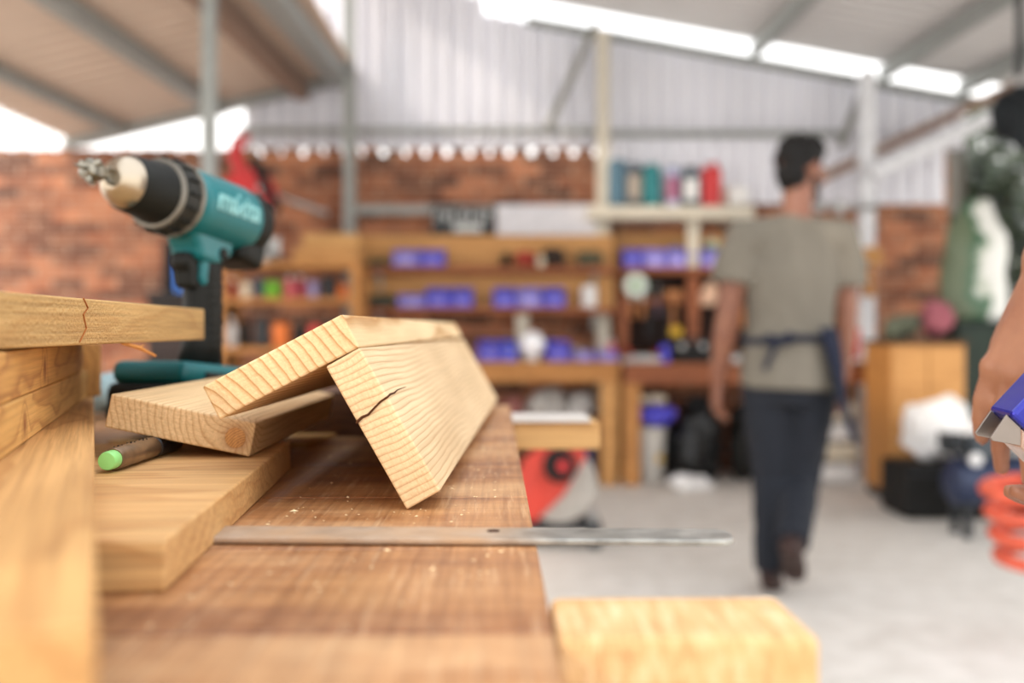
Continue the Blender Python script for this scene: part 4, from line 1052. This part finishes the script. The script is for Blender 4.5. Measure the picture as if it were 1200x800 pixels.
# hanging tools
def hung_tool(kind, label, px, py, Y=6.955, hm=HANDLE, head=DK2):
    t = thing(kind, label, kind.replace('_', ' '), (X(px, Y), Y, Z(py, Y)), 0, 'tools hanging on the rack')
    L_ = .17
    if kind == 'mallet':
        MB().box((0, 0, .0), (.115, .055, .07)).build('head', hm, t, bevel=.008); MB().cyl((0, 0, -.036), (0, 0, -.26), .016).build('handle', hm, t)
    elif kind == 'screwdriver':
        MB().lathe([(.010, 0), (.018, -.015), (.016, -.05), (.019, -.085), (.012, -.105), (0, -.108)], seg=14).build('handle', hm, t, smooth='auto'); MB().cyl((0, 0, -.0), (0, 0, .12), .004).build('blade', STL, t)
    elif kind == 'chisel':
        MB().lathe([(.012, 0), (.020, -.02), (.019, -.08), (.022, -.10), (.015, -.125), (0, -.13)], seg=14).build('handle', hm, t, smooth='auto'); MB().box((0, 0, .06), (.024, .006, .13)).build('blade', STL, t)
    elif kind == 'hammer':
        MB().cyl((-.055, 0, 0), (.04, 0, 0), .016).box((.06, 0, -.004), (.05, .012, .018)).build('head', head, t, bevel=.002); MB().chain([(0, 0, -.01), (0, 0, -.14), (0, 0, -.27)], [(.012, .009), (.012, .010), (.016, .012)], 12).build('handle', hm, t, smooth=True)
    elif kind == 'pliers':
        for s_ in (-1, 1): MB().chain([(0, 0, 0), (s_ * .022, 0, -.05), (s_ * .018, 0, -.14)], [.010, .009, .010], 10).build('handle', hm, t, smooth=True)
        MB().box((0, 0, .03), (.03, .016, .06), taper=.5).build('jaws', head, t, bevel=.003)
    return t
hung_tool('chisel', 'wooden handled chisel hanging at the left of the rack', 740, 352)
hung_tool('chisel', 'wooden handled chisel hanging second from the left of the rack', 753, 352)
hung_tool('screwdriver', 'screwdriver hanging in the middle of the rack', 771, 352, hm=mat('dull_purple', '6d5560', .5))
hung_tool('mallet', 'orange wooden mallet hanging by the right upright', 789, 346, Y=6.92)
hung_tool('hammer', 'dark headed hammer hanging low between the chisels and the mallet', 782, 366, hm=DK2)
hung_tool('pliers', 'dark pliers hanging low on the rack', 762, 372, hm=DK2)
tp = thing('tape_roll', 'white and green tape roll hanging on the rack', 'tape roll', (X(745, 6.87), 6.8935, Z(334, 6.87)), 0)
MB().lathe([(.026, -.03), (.078, -.03), (.080, -.025), (.080, .025), (.078, .03), (.026, .03)], Matrix.Rotation(PI / 2, 4, 'X'), 28, cap=False).build('tape', mat('tape_white', 'dfe6df', .4), tp, smooth='auto')
MB().lathe([(.022, -.031), (.034, -.031), (.034, .031), (.022, .031)], Matrix.Rotation(PI / 2, 4, 'X'), 20, cap=False).build('core', GRN, tp)
MB().lathe([(.079, .012), (.082, .012), (.082, .03), (.079, .031)], Matrix.Rotation(PI / 2, 4, 'X'), 28, cap=False).build('tape_edge', mat('leaf_green', '3d8a3a', .5), tp)
lump('glove', 'pale work glove hanging right of the rack', 'glove', (X(832, 6.93), 6.98, Z(358, 6.93)), (.12, .06, .22), mat('pale_skin', 'd9b49a', .8), seed=15, amp=.006, vox=.008)
hung_tool('mallet', 'small tan mallet hanging between the left arm and the back of the man', 871, 340, Y=7.0)
# things on the bench tops
zb_ = zt
GBB = 'bins on the back bench'
for a_, b_, m_, lab in [(560, 586, PUR, 'purple bin on the bench beside the far end of the propped boards'), (587, 606, BLU, 'bright blue bin on the bench left of the white globe'), (640, 668, PUR, 'purple bin on the bench right of the white globe'), (672, 696, PUR2, 'low lilac bin full of bits on the bench'), (700, 724, PUR2, 'lilac bin with a pink lid at the right end of the left bench')]:
    bin_(lab, a_, b_, 400 if a_ < 670 else 412, 424, 6.56, m_, GBB, zb=zb_, fill=CRM)
mb = MB(); g_ = thing('lamp_globe', 'bright white glass globe standing on the bench', 'globe', (X(624, 6.6), 6.62, zb_ + .001))
MB().lathe([(.04, 0), (.05, .01), (.045, .03)], seg=20).build('base', WHT, g_, smooth='auto')
MB().ball((0, 0, .112), .088, 24).build('glass', mat('white_glass', 'fbfbff', .08, coat=1.0, var=.01), g_, smooth=True)
for px, mm, lab in [(676, CRM, 'cream pot in front of the low lilac bin'), (690, mat('tan2', 'b7a184', .5), 'tan pot on the bench left of the pink jar'), (706, mat('palegrey', 'c4b9ae', .5), 'pale grey pot just left of the pink jar'), (717, PINK, 'pink jar on the bench')]:
    can('pot', lab, 'pot', px - 5, px + 5, 399 if px > 700 else 408, 424, 6.75, mm, zb_, shape='bottle' if px == 717 else 'can')
zc_ = zt - .01
plane_ = thing('hand_plane', 'grey hand plane on the bench left of the small purple tin', 'hand plane', (X(752, 6.6), 6.62, zc_ + .001))
MB().prism([(-.13, 0), (.13, 0), (.13, .035), (.05, .05), (-.05, .05), (-.13, .03)], -.032, .032).build('body', STL, plane_, bevel=.004)
MB().lathe([(.012, .045), (.018, .07), (.020, .085), (0, .092)], Matrix.Translation((.09, 0, -.01)), 14).build('knob', REDD, plane_, smooth='auto')
MB().chain([(-.07, 0, .045), (-.085, 0, .085), (-.11, 0, .10)], [.013, .012, .010], 10).build('handle', REDD, plane_, smooth=True)
can('tin', 'small purple tin on the bench by the black toolbox', 'tin', 774, 786, 410, 431, 6.58, PUR, zc_)
tb = thing('toolbox', 'black toolbox on the bench behind the left forearm of the man', 'toolbox', (X(810, 6.65), 6.68, zc_ + .001))
MB().box((0, 0, .055), (.25, .16, .11)).build('case', DK, tb, bevel=.008); MB().box((0, 0, .125), (.25, .16, .028)).build('lid', DK2, tb, bevel=.008)
MB().chain([(-.06, 0, .138), (-.055, 0, .165), (.055, 0, .165), (.06, 0, .138)], [.009] * 4, 8).build('handle', DK2, tb, smooth=True)
for s_ in (-.07, .07): MB().box((s_, -.083, .11), (.03, .008, .035)).build('latch', STL, tb, bevel=.002)
o = can('tape_puck', 'yellow tape roll on the black toolbox', 'tape roll', 786, 800, 402, 413, 6.64, YEL, zc_ + .166 + .0); o.location.y = 6.68; o.location.z = zc_ + .1775
mb = MB(); mb.box((0, 0, .010), (.30, .12, .02)); mb.box((0, .05, .035), (.30, .02, .03)); o = mb.build('metal_level', STL, None, bevel=.003); o.location = (X(862, 6.6), 6.63, zc_ + .001); tag(o, 'bare metal angle bar on the bench left of the apron strings', 'metal bar')
lump('paper_pile', 'white and pink paper cups heap at the right end of the bench', 'heap', (X(988, 6.7), 6.80, zc_), (.13, .16, .20), WHT, seed=21, amp=.014, vox=.01)
can('can', 'red tin beside the white column at the right end of the bench', 'tin', 1000, 1010, 392, 431, 6.84, RED, zc_)
can('tin', 'low purple tin at the right end of the bench', 'tin', 984, 1002, 418, 431, 6.50, PUR2, zc_)
o = MB().box((0, 0, .012), (.24, .30, .024)).box((0, 0, .028), (.20, .26, .010)).build('cutting_board', mat('board_white', 'd5d0ca', .4), None, bevel=.004); o.location = (X(1030, 6.6), 6.62, zc_ + .001); tag(o, 'white board lying at the right end of the bench', 'board')
# boards on the bracket of the white column
br = thing('column_shelf', 'small timber shelf bracket fixed to the white column', 'shelf', (0, 0, 0))
MB().box((X(1010, 6.75), 6.75, Z(306, 6.75)), (.24, .20, .045)).build('board', PLYW, br, bevel=.003); MB().box((X(1017, 6.82), 6.81, Z(330, 6.82)), (.07, .055, .20)).build('bracket', OAK, br, bevel=.003)
o = MB().box((0, 0, .03), (.22, .16, .055)).box((.06, .0, .062), (.08, .12, .012)).build('timber_offcut', PLYW, None, bevel=.004); o.location = (X(1008, 6.75), 6.74, Z(306, 6.75) + .0235); tag(o, 'pale timber offcut on the shelf bracket of the white column', 'offcut')
o = thing('pipe_clamp', 'shiny steel pipe clamp resting on the dark sloping beam beside the neck of the man', 'clamp', (0, 0, 0))
c_ = at(976, 243, 6.825)
MB().cyl(c_ + V3(-.10, 0, 0), c_ + V3(.30, 0, .0), .022).build('pipe', STL, o); MB().ball(c_ + V3(-.10, 0, 0), .05, 14).build('head', STL, o, smooth=True); MB().box(c_ + V3(.04, 0, 0), (.05, .06, .10)).build('jaw', STL, o, bevel=.006)

# ------------------------------------------------ under the benches
lump('sack', 'grey white sack under the left bench behind the red saw', 'sack', (X(641, 6.75), 6.78, .42), (.26, .3, .25), mat('grey_white', 'b5b0aa', .8), seed=31, amp=.02)
lump('sack', 'pale sack under the left bench beside its light timber leg', 'sack', (X(683, 6.75), 6.80, .42), (.18, .3, .22), mat('pale_grey2', 'bdbab6', .8), seed=32, amp=.02)
lump('rag_heap', 'reddish heap of rags under the left bench', 'rags', (X(599, 6.75), 6.76, .42), (.14, .3, .2), mat('dull_pink', '94605a', .8), seed=33, amp=.02)
us_ = LBN.location
MB().box((X(620, 6.75) - us_.x, 6.78 - us_.y, .40), (1.1, .4, .036)).build('low_shelf', BROWN, LBN, bevel=.003)
for px in (545, 700): MB().box((X(px, 6.75) - us_.x, 6.78 - us_.y, .19), (.05, .34, .384)).build('shelf_side', BROWN, LBN)
for i_, (px, mm, h_, lab) in enumerate([(650, TEA, .30, 'teal crate under the low shelf behind the red saw'), (682, mat('deep_blue', '23405e', .5), .33, 'dark blue crate under the low shelf beside the timber leg')]):
    t = thing('crate', lab, 'crate', (X(px, 6.5), 6.62, .001), 0, 'crates under the left bench')
    mb = MB(); w_, d_ = .16, .26
    mb.box((0, 0, .008), (w_, d_, .016))
    for s_ in (-1, 1): mb.box((s_ * (w_ / 2 - .006), 0, h_ / 2), (.012, d_, h_)); mb.box((0, s_ * (d_ / 2 - .006), h_ / 2), (w_, .012, h_))
    mb.build('box', mm, t, bevel=.003)
    for k_ in range(3): MB().box((0, -d_ / 2 - .004, .06 + k_ * .09), (w_ * .9, .010, .02)).build('rib', mm, t, bevel=.002)
# right bench
lump('cloth_bag', 'purple cloth bag on the bucket under the orange bench', 'bag', (X(771, 6.65), 6.68, Z(500, 6.65)), (.26, .24, .18), PUR, seed=41, amp=.015)
lump('rag_heap', 'pale rags lying on the purple bag under the bench', 'rags', (X(765, 6.65), 6.72, Z(500, 6.65) + .155), (.2, .18, .10), CRM, seed=42, amp=.012)
bk = thing('bucket', 'white bucket with a yellow mark under the orange bench', 'bucket', (X(762, 6.65), 6.68, .001))
hb_ = Z(500, 6.65) - .004
MB().lathe([(.085, 0), (.088, .004), (.105, hb_ * .9), (.112, hb_ * .92), (.112, hb_)], seg=26).build('pail', mat('bucket_white', 'c9c4bc', .5), bk, smooth='auto')
MB().box((.055, -.083, hb_ * .45), (.04, .012, .05), (0, 0, .55)).build('mark', YEL, bk)
lump('rubbish_bag', 'shiny black rubbish bag under the orange bench', 'bag', (X(812, 6.7), 6.75, .0), (.40, .36, .64), mat('bin_bag', '17191b', .35), seed=43, amp=.03)
lump('rubbish_bag', 'black bag deep under the bench beside the legs of the man', 'bag', (X(884, 6.75), 6.80, .0), (.36, .32, .62), mat('bin_bag2', '1b1a18', .5), seed=44, amp=.03)
lump('plastic_bag', 'crumpled white plastic bag on the floor in front of the orange bench', 'bag', (X(808, 6.36), 6.28, .0), (.30, .18, .13), WHT, seed=45, amp=.015, vox=.01)
# stacked sacks right of the man
GS = 'white sacks stacked under the bench end'
for k_, (h_, w_, dx_, lab) in enumerate([(.14, .38, -.01, 'white sack at the foot of the stack beside the bench leg'), (.13, .36, .01, 'white sack second from the floor in the stack beside the bench leg'), (.13, .34, .0, 'white sack third from the floor in the stack beside the bench leg'), (.14, .28, .03, 'white sack on top of the stack beside the bench leg')]):
    zz = .002 + sum((.145, .132, .132)[:k_])
    t = thing('cement_sack', lab, 'sack', (X(972, 6.6) + dx_, 6.74, zz), 0, GS)
    mb = MB(); mb.box((0, 0, h_ / 2 - .002), (w_, .42, h_ - .012)); bd_ = mb.build('bag', CRM if k_ % 2 else WHT, t, bevel=.045, seg=4)
    MB().box((w_ * .0, -.206, h_ / 2), (w_ * .7, .010, .004)).build('seam', CRM, t)

# ------------------------------------------------ red cut-off saw on the floor
YM = 4.6
sw = thing('cut_off_saw', 'red cut-off saw with a large disc on the floor beyond the workbench edge', 'saw', (X(655, YM), YM, 0))
for sx_ in (-.27, .17): MB().box((sx_, .12, .05), (.05, .26, .10)).build('foot', DK2, sw, bevel=.005)
MB().box((-.05, .12, .015), (.50, .28, .03)).build('base', DK2, sw, bevel=.005)
MB().lathe([(.0, -.0025), (.178, -.0025), (.178, .0025), (.0, .0025)], Matrix.Translation((.0, 0, .215)) @ Matrix.Rotation(PI / 2, 4, 'X'), 40).build('disc', mat('disc_grey', 'b3ada5', .5, .4), sw)
mb = MB(); pts = []
for i in range(15):
    a_ = math.radians(48 + i * 13.5); pts.append((.195 * math.cos(a_), .215 + .195 * math.sin(a_)))
mb.prism(pts + [(.02, .17), (.05, .22)], -.035, .05); mb.build('guard', mat('saw_red', 'd2402f', .4), sw, bevel=.006)
MB().box((-.12, -.02, .20), (.08, .05, .30), (0, .18, 0)).build('side_guard', mat('saw_red', 'd2402f'), sw, bevel=.01)
MB().lathe([(.070, 0), (.075, .01), (.075, .10), (.06, .115), (0, .115)], Matrix.Translation((.0, -.03, .315)) @ Matrix.Rotation(PI / 2, 4, 'X'), 24).build('motor', DK, sw, smooth='auto')
MB().lathe([(.025, 0), (.025, .02), (0, .022)], Matrix.Translation((.01, -.145, .32)) @ Matrix.Rotation(PI / 2, 4, 'X'), 16).build('motor_cap', RED, sw)
MB().chain([(.0, .08, .36), (-.12, .10, .43), (-.24, .10, .44), (-.28, .1, .38)], [.022, .02, .02, .018], 10).build('handle', DK, sw, smooth=True)
MB().box((-.18, .16, .13), (.06, .06, .22), (0, -.3, 0)).build('arm', mat('saw_red', 'd2402f'), sw, bevel=.008)
MB().box((.16, .12, .06), (.03, .22, .07)).build('vise', STL, sw, bevel=.004)
for c_ in sw.children:
    if not c_.name.startswith('foot'): c_.location.z += .085

# ------------------------------------------------ compressor and hose
YK = 4.9
cp = thing('air_compressor', 'dark blue air compressor on wheels standing on the floor at the right border', 'compressor', (X(1165, YK), YK, 0))
CB = mat('compressor_blue', '2b3550', .4, .2)
MB().lathe([(0, -.30), (.06, -.295), (.115, -.26), (.125, -.22), (.125, .22), (.115, .26), (.06, .295), (0, .30)], Matrix.Translation((.06, 0, .27)) @ Matrix.Rotation(PI / 2, 4, 'Y'), 28).build('tank', CB, cp, smooth='auto')
MB().box((-.06, 0, .44), (.16, .14, .12)).build('motor', mat('motor_grey', '4d5358', .5), cp, bevel=.02, seg=3)
mb = MB()
for k_ in range(6): mb.box((.10, 0, .42 + k_ * .022), (.11, .12, .010))
mb.box((.10, 0, .47), (.07, .08, .14)); mb.build('pump_head', STL, cp, bevel=.002)
MB().lathe([(.035, 0), (.05, .01), (.05, .09), (.04, .10), (0, .10)], Matrix.Translation((-.16, 0, .46)) @ Matrix.Rotation(-PI / 2, 4, 'Y'), 20).build('fan_cover', DK2, cp, smooth='auto')
MB().chain([(-.16, -.06, .38), (-.24, -.06, .50), (-.24, .06, .50), (-.16, .06, .38)], [.012] * 4, 8).build('handle', DK2, cp, smooth=True)
for s_ in (-1, 1):
    MB().lathe([(.03, -.018), (.07, -.02), (.078, -.012), (.078, .012), (.07, .02), (.03, .018)], Matrix.Translation((.24, s_ * .15, .079)) @ Matrix.Rotation(PI / 2, 4, 'X'), 22).build('wheel', DK, cp, smooth='auto')
    MB().box((-.16, s_ * .07, .085), (.035, .035, .17)).build('foot', DK2, cp, bevel=.004)
MB().lathe([(.030, 0), (.030, .02), (0, .02)], Matrix.Translation((-.14, -.10, .39)) @ Matrix.Rotation(PI / 2, 4, 'X'), 18).build('gauge', WHT, cp)
hs = thing('air_hose', 'orange red coiled air hose hanging at the right border below the hands', 'hose', (0, 0, 0))
YH = 3.1; cx_ = X(1188, YH); pts = []
for i in range(150):
    t_ = i / 149; a_ = t_ * 2 * PI * 4.2
    r_ = .085; pts.append((cx_ + t_ * .06 + r_ * math.cos(a_), YH + r_ * math.sin(a_) * .9, Z(562, YH) - t_ * (Z(562, YH) - Z(672, YH))))
MB().tube(pts, .022, 10).build('coil', mat('hose_orange', 'd2573a', .45), hs, smooth=True)
p0_ = Vector(pts[0]); xt = X(1262, YH)
MB().tube([p0_, p0_ + V3(.06, .02, .06), (xt, YH, p0_.z + .3), (xt, YH, main_z(xt) - .02)], .014, 8).build('feed_line', mat('hose_orange', 'd2573a'), hs, smooth=True)

# ------------------------------------------------ right hand side
cb = thing('cabinet', 'orange plywood cabinet standing right of the white column', 'cabinet', (X(1087, 5.85), 6.06, 0))
cw = 88 * sc(5.85); ch = Z(398, 5.85)
MB().box((0, 0, ch / 2 + .03), (cw, .42, ch - .06)).build('carcass', OAK, cb, bevel=.004)
MB().box((0, -.005, ch - .012), (cw + .03, .46, .024)).build('top', mat('dark_top', '4a3a2c', .6), cb, bevel=.003)
for s_ in (-1, 1): 
    d_ = MB().box((s_ * cw * .245, -.219, ch / 2 + .03), (cw * .475, .016, ch - .14)).build('door', PLYW, cb, bevel=.003)
    MB().ball((s_ * .03, -.236, ch * .6), .014, 10).build('knob', STL, d_, smooth=True)
MB().box((0, .02, .03), (cw * .94, .36, .058)).build('plinth', DK2, cb)
lump('dust_sheet', 'green grey heap of cloth on the plywood cabinet', 'cloth', (X(1063, 5.95), 6.05, ch), (.20, .3, .18), mat('sage', '5d6152', .9), seed=51, amp=.02)
lump('bag', 'dull pink bag on the plywood cabinet', 'bag', (X(1100, 5.95), 6.02, ch), (.15, .22, .28), mat('dusty_pink', 'a5606a', .7), seed=52, amp=.02)
lump('plastic_bag', 'big white plastic bag slumped in front of the plywood cabinet', 'bag', (X(1106, 5.45), 5.5, .30), (.42, .36, .42), WHT, seed=53, amp=.03)
t = thing('tool_case', 'black case under the big white plastic bag', 'case', (X(1100, 5.45), 5.5, 0)); MB().box((0, 0, .15), (.46, .38, .29)).build('case', DK, t, bevel=.02, seg=3); MB().box((0, -.193, .15), (.12, .012, .03)).build('handle', DK2, t, bevel=.004); MB().box((0, -.19, .245), (.44, .008, .012)).build('seam', DK2, t)
st = thing('metal_cabinet', 'dark green metal cabinet behind the hand, under the big sack', 'cabinet', (X(1168, 6.0), 6.25, 0))
sw_, sh_2 = .46, Z(376, 6.0)
MB().box((0, 0, sh_2 / 2), (sw_, .44, sh_2)).build('body', mat('cab_green', '25302a', .5), st, bevel=.006)
for s_ in (-1, 1): MB().box((s_ * sw_ * .24, -.226, sh_2 / 2), (sw_ * .46, .012, sh_2 * .92)).build('door', mat('cab_green2', '2c3830', .5), st, bevel=.003)
MB().box((.02, -.24, sh_2 * .55), (.015, .018, .12)).build('handle', STL, st)
# white and green printed sack
bm = bmesh.new(); rings = []
for i in range(15):
    t_ = i / 14; hh = t_ * .76
    wv = .20 * (1 - .15 * t_) * (1 if t_ < .7 else 1 - (t_ - .7) * 2.1) + .008; dv_ = .13 * (1 if t_ < .6 else 1 - (t_ - .6) * 2.2) + .006
    rings.append([bm.verts.new((wv * math.cos(a_) * (1 + .05 * math.sin(3 * a_ + i)) + .03 * t_, dv_ * math.sin(a_) + .012 * math.sin(5 * a_ + i * .8) * t_, hh)) for a_ in [2 * PI * k_ / 28 for k_ in range(28)]])
for a_, b_ in zip(rings, rings[1:]):
    for k_ in range(28): bm.faces.new((a_[k_], a_[(k_ + 1) % 28], b_[(k_ + 1) % 28], b_[k_]))
bm.faces.new(list(reversed(rings[0]))); bm.faces.new(rings[-1])
me = bpy.data.meshes.new('printed_sack'); bm.to_mesh(me); bm.free()
s = NT('sack_print'); n1 = s.noise(s.mapping(s.tc.outputs['Object'], (1, 1, 1), (.3, .2, 0)), 5, 3); sp = s.n('ShaderNodeSeparateXYZ'); s.l(s.tc.outputs['Object'], sp.inputs[0])
f_ = s.math('ADD', s.math('MULTIPLY', sp.outputs[0], -3.4), s.math('MULTIPLY', n1.outputs[0], 1.0))
s.base(s.ramp(f_, [(.36, lin('e0e0da')), (.44, lin('a9b3a0')), (.52, lin('2f5f44')), (.8, lin('68745a'))])); s.rough(.45)
me.materials.append(s.m)
for p_ in me.polygons: p_.use_smooth = True
o = bpy.data.objects.new('printed_sack', me); COL.objects.link(o); o.location = (X(1158, 6.0), 6.22, sh_2 + .002); tag(o, 'big white sack with a green print standing on the dark metal cabinet', 'sack')
# dark bundle under the roof corner
o = lump('tarpaulin_roll', 'black bundled tarpaulin slung under the roof at the right border', 'tarpaulin', at(1193, 178, 5.2), (.34, .3, .46), mat('tarp', '1f2326', .7), seed=61, amp=.02)
st_ = MB().tube([(0, 0, .40), (.0, 0, main_z(o.location.x) - o.location.z)], .02, 8).build('strap', DK2, o)

# ------------------------------------------------ left back corner: rack, sliding saw, timber
rk = thing('storage_rack', 'timber rack with three shelves behind the cordless drill', 'rack', (0, 0, 0)); YR = 6.3
x0, x1 = X(262, YR), X(412, YR)
RS = [Z(410, YR), Z(352, YR), Z(310, YR)]
for z_ in RS: MB().box(((x0 + x1) / 2, YR + .2, z_), (x1 - x0, .42, .035)).build('shelf', OAK, rk, bevel=.003)
for x_ in (x0 - .02, x1 + .02):
    for y_ in (YR + .02, YR + .38): MB().box((x_, y_, RS[2] / 2 + .01), (.05, .05, RS[2] + .02)).build('post', OAK, rk, bevel=.003)
r3 = random.Random(11)
top = lambda k_: RS[k_] + .0178
def onrack(k_, px): return (X(px, YR), YR + .05, top(k_))
# sliding mitre saw on the rack top
ms = thing('sliding_saw', 'red sliding mitre saw with black handle on top of the timber rack behind the drill', 'saw', (X(288, YR), YR + .20, top(2) + .001))
MB().lathe([(.14, 0), (.15, .01), (.15, .05), (.13, .06)], seg=28).build('turntable', STL, ms, smooth='auto'); MB().box((0, .06, .045), (.27, .10, .05)).build('base', DK2, ms, bevel=.006)
MB().box((0, .10, .12), (.30, .02, .12)).build('fence', STL, ms, bevel=.003)
for s_ in (-1, 1): MB().cyl((.06, s_ * .03 + .06, .48), (.46, s_ * .03 + .10, .34), .017).build('rail', STL, ms)
MB().ball((.06, .0, .49), .05, 14).build('lock_knob', STL, ms, smooth=True)
mb = MB(); pts = [(.19 * math.cos(math.radians(a_)), .33 + .19 * math.sin(math.radians(a_))) for a_ in range(0, 195, 15)]
mb.prism([(x_ - .03, z_ + .1) for x_, z_ in pts] + [(-.2, .38), (.1, .34)], -.04, .03); mb.build('blade_guard', RED, ms, bevel=.01)
MB().lathe([(0, -.002), (.15, -.002), (.15, .002), (0, .002)], Matrix.Translation((-.03, .01, .37)) @ Matrix.Rotation(PI / 2, 4, 'X'), 32).build('blade', STL, ms)
MB().chain([(-.06, 0, .58), (-.12, 0, .70), (-.10, 0, .80), (-.05, 0, .82)], [.045, .05, .045, .03], 12).build('motor', RED, ms, smooth=True)
MB().chain([(.02, -.05, .66), (.06, -.05, .58), (.10, -.05, .46), (.16, -.05, .36)], [.035, .034, .032, .03], 12).build('handle', DK, ms, smooth=True)
MB().box((.03, .08, .28), (.07, .07, .40)).build('column', DK2, ms, bevel=.01)
# long timbers on the rack top
GT = 'timbers on the rack'
for k_, (px, py, ln, w_, h_, lab) in enumerate([(382, 0, .42, .16, .10, 'thick pale timber on the rack beside the red sliding saw'), (386, 1, .36, .14, .09, 'pale timber lying on the thick timber of the rack')]):
    o = MB().box((0, 0, h_ / 2), (ln, w_, h_)).box((-ln * .48, 0, h_ / 2), (ln * .05, w_ * .98, h_ * .98)).build('timber', PLYW if k_ == 0 else wood('timber2', 'd9a868', 'ad763c', ring=.02, pith=(0, -.1)), None, bevel=.004)
    o.location = (X(px, YR) - .02, YR + .20 + (.02 * k_), top(2) + .001 + .1015 * k_); o.rotation_euler = (0, 0, .10 * k_ - .03); tag(o, lab, 'timber', GT)
# clutter on the two lower shelves
GR = 'clutter on the timber rack'
for k_, px, w_, h_, mm, lab, sh2 in [(1, 272, 10, 22, REDD, 'dull red bottle at the left of the middle rack shelf', 'bottle'), (1, 287, 12, 18, CRM, 'cream tin on the middle rack shelf', 'can'), (1, 302, 12, 24, NVY, 'navy tin on the middle rack shelf', 'can'),
        (1, 318, 20, 20, GRN, 'bright green tin on the middle rack shelf', 'can'), (1, 338, 10, 26, PINK, 'pink bottle on the middle rack shelf', 'bottle'), (1, 351, 10, 26, mat('magenta', 'a83c52', .5), 'magenta bottle right of the pink one', 'bottle'), (1, 366, 12, 20, mat('lav', '9a8fb5', .5), 'lavender tin on the middle rack shelf', 'can'), (1, 384, 16, 26, DK2, 'dark tin on the middle rack shelf', 'can'), (1, 401, 12, 16, ORG, 'orange tin at the right of the middle rack shelf', 'can'),
        (0, 270, 12, 34, WHT, 'white bottle at the left of the bottom rack shelf', 'bottle'), (0, 286, 14, 30, DK, 'black tin on the bottom rack shelf', 'can'), (0, 305, 18, 36, DK2, 'dark grey jerrycan on the bottom rack shelf', 'jerry'), (0, 328, 20, 28, ORG, 'orange tin on the bottom rack shelf', 'can'), (0, 350, 14, 30, DK, 'black jerrycan on the bottom rack shelf', 'jerry'), (0, 368, 14, 26, RED, 'red tin on the bottom rack shelf', 'can'), (0, 390, 18, 32, DK2, 'dark grey tin at the right of the bottom rack shelf', 'can')]:
    can('jerrycan' if sh2 == 'jerry' else ('bottle' if sh2 == 'bottle' else 'tin'), lab, 'bottle' if sh2 == 'bottle' else ('jerrycan' if sh2 == 'jerry' else 'tin'), px - w_ / 2, px + w_ / 2, 0, h_, YR + .06, mm, top(k_), capm=None if sh2 != 'bottle' else WHT, group=GR, shape=sh2)
# dark trolley with a blue bottle left of the drill grip
tr = thing('tool_trolley', 'dark tool trolley against the brick wall left of the drill grip', 'trolley', (X(212, 6.4), 6.6, 0)); th_ = Z(342, 6.4)
MB().box((0, 0, th_ / 2 + .05), (.44, .40, th_ - .12)).build('cabinet', mat('trolley_dark', '2a2422', .6), tr, bevel=.01)
MB().box((0, 0, th_ - .01), (.48, .44, .02)).build('top', DK2, tr, bevel=.004)
for k_ in range(4):
    d_ = MB().box((0, -.206, .22 + k_ * (th_ - .30) / 4 + .03), (.41, .012, (th_ - .30) / 4 - .02)).build('drawer', mat('trolley_drawer', '3a2f2c', .5), tr, bevel=.003)
    MB().box((0, -.216, .22 + k_ * (th_ - .30) / 4 + .05), (.20, .014, .015)).build('handle', STL, d_, bevel=.003)
for sx in (-1, 1):
    for sy in (-1, 1): MB().lathe([(.02, -.014), (.046, -.014), (.046, .014), (.02, .014)], Matrix.Translation((sx * .18, sy * .15, .047)) @ Matrix.Rotation(PI / 2, 4, 'X'), 16).box((sx * .18, sy * .15, .08), (.03, .045, .062)).build('wheel', DK, tr)
can('bottle', 'bright blue bottle on the dark trolley beside the drill grip', 'bottle', 203, 218, 275, 342, 6.42, mat('bright_blue', '2f7be0', .35), th_, capm=DK, shape='bottle')
can('canister', 'tall black canister on the dark trolley left of the blue bottle', 'canister', 188, 203, 280, 342, 6.5, DK, th_)
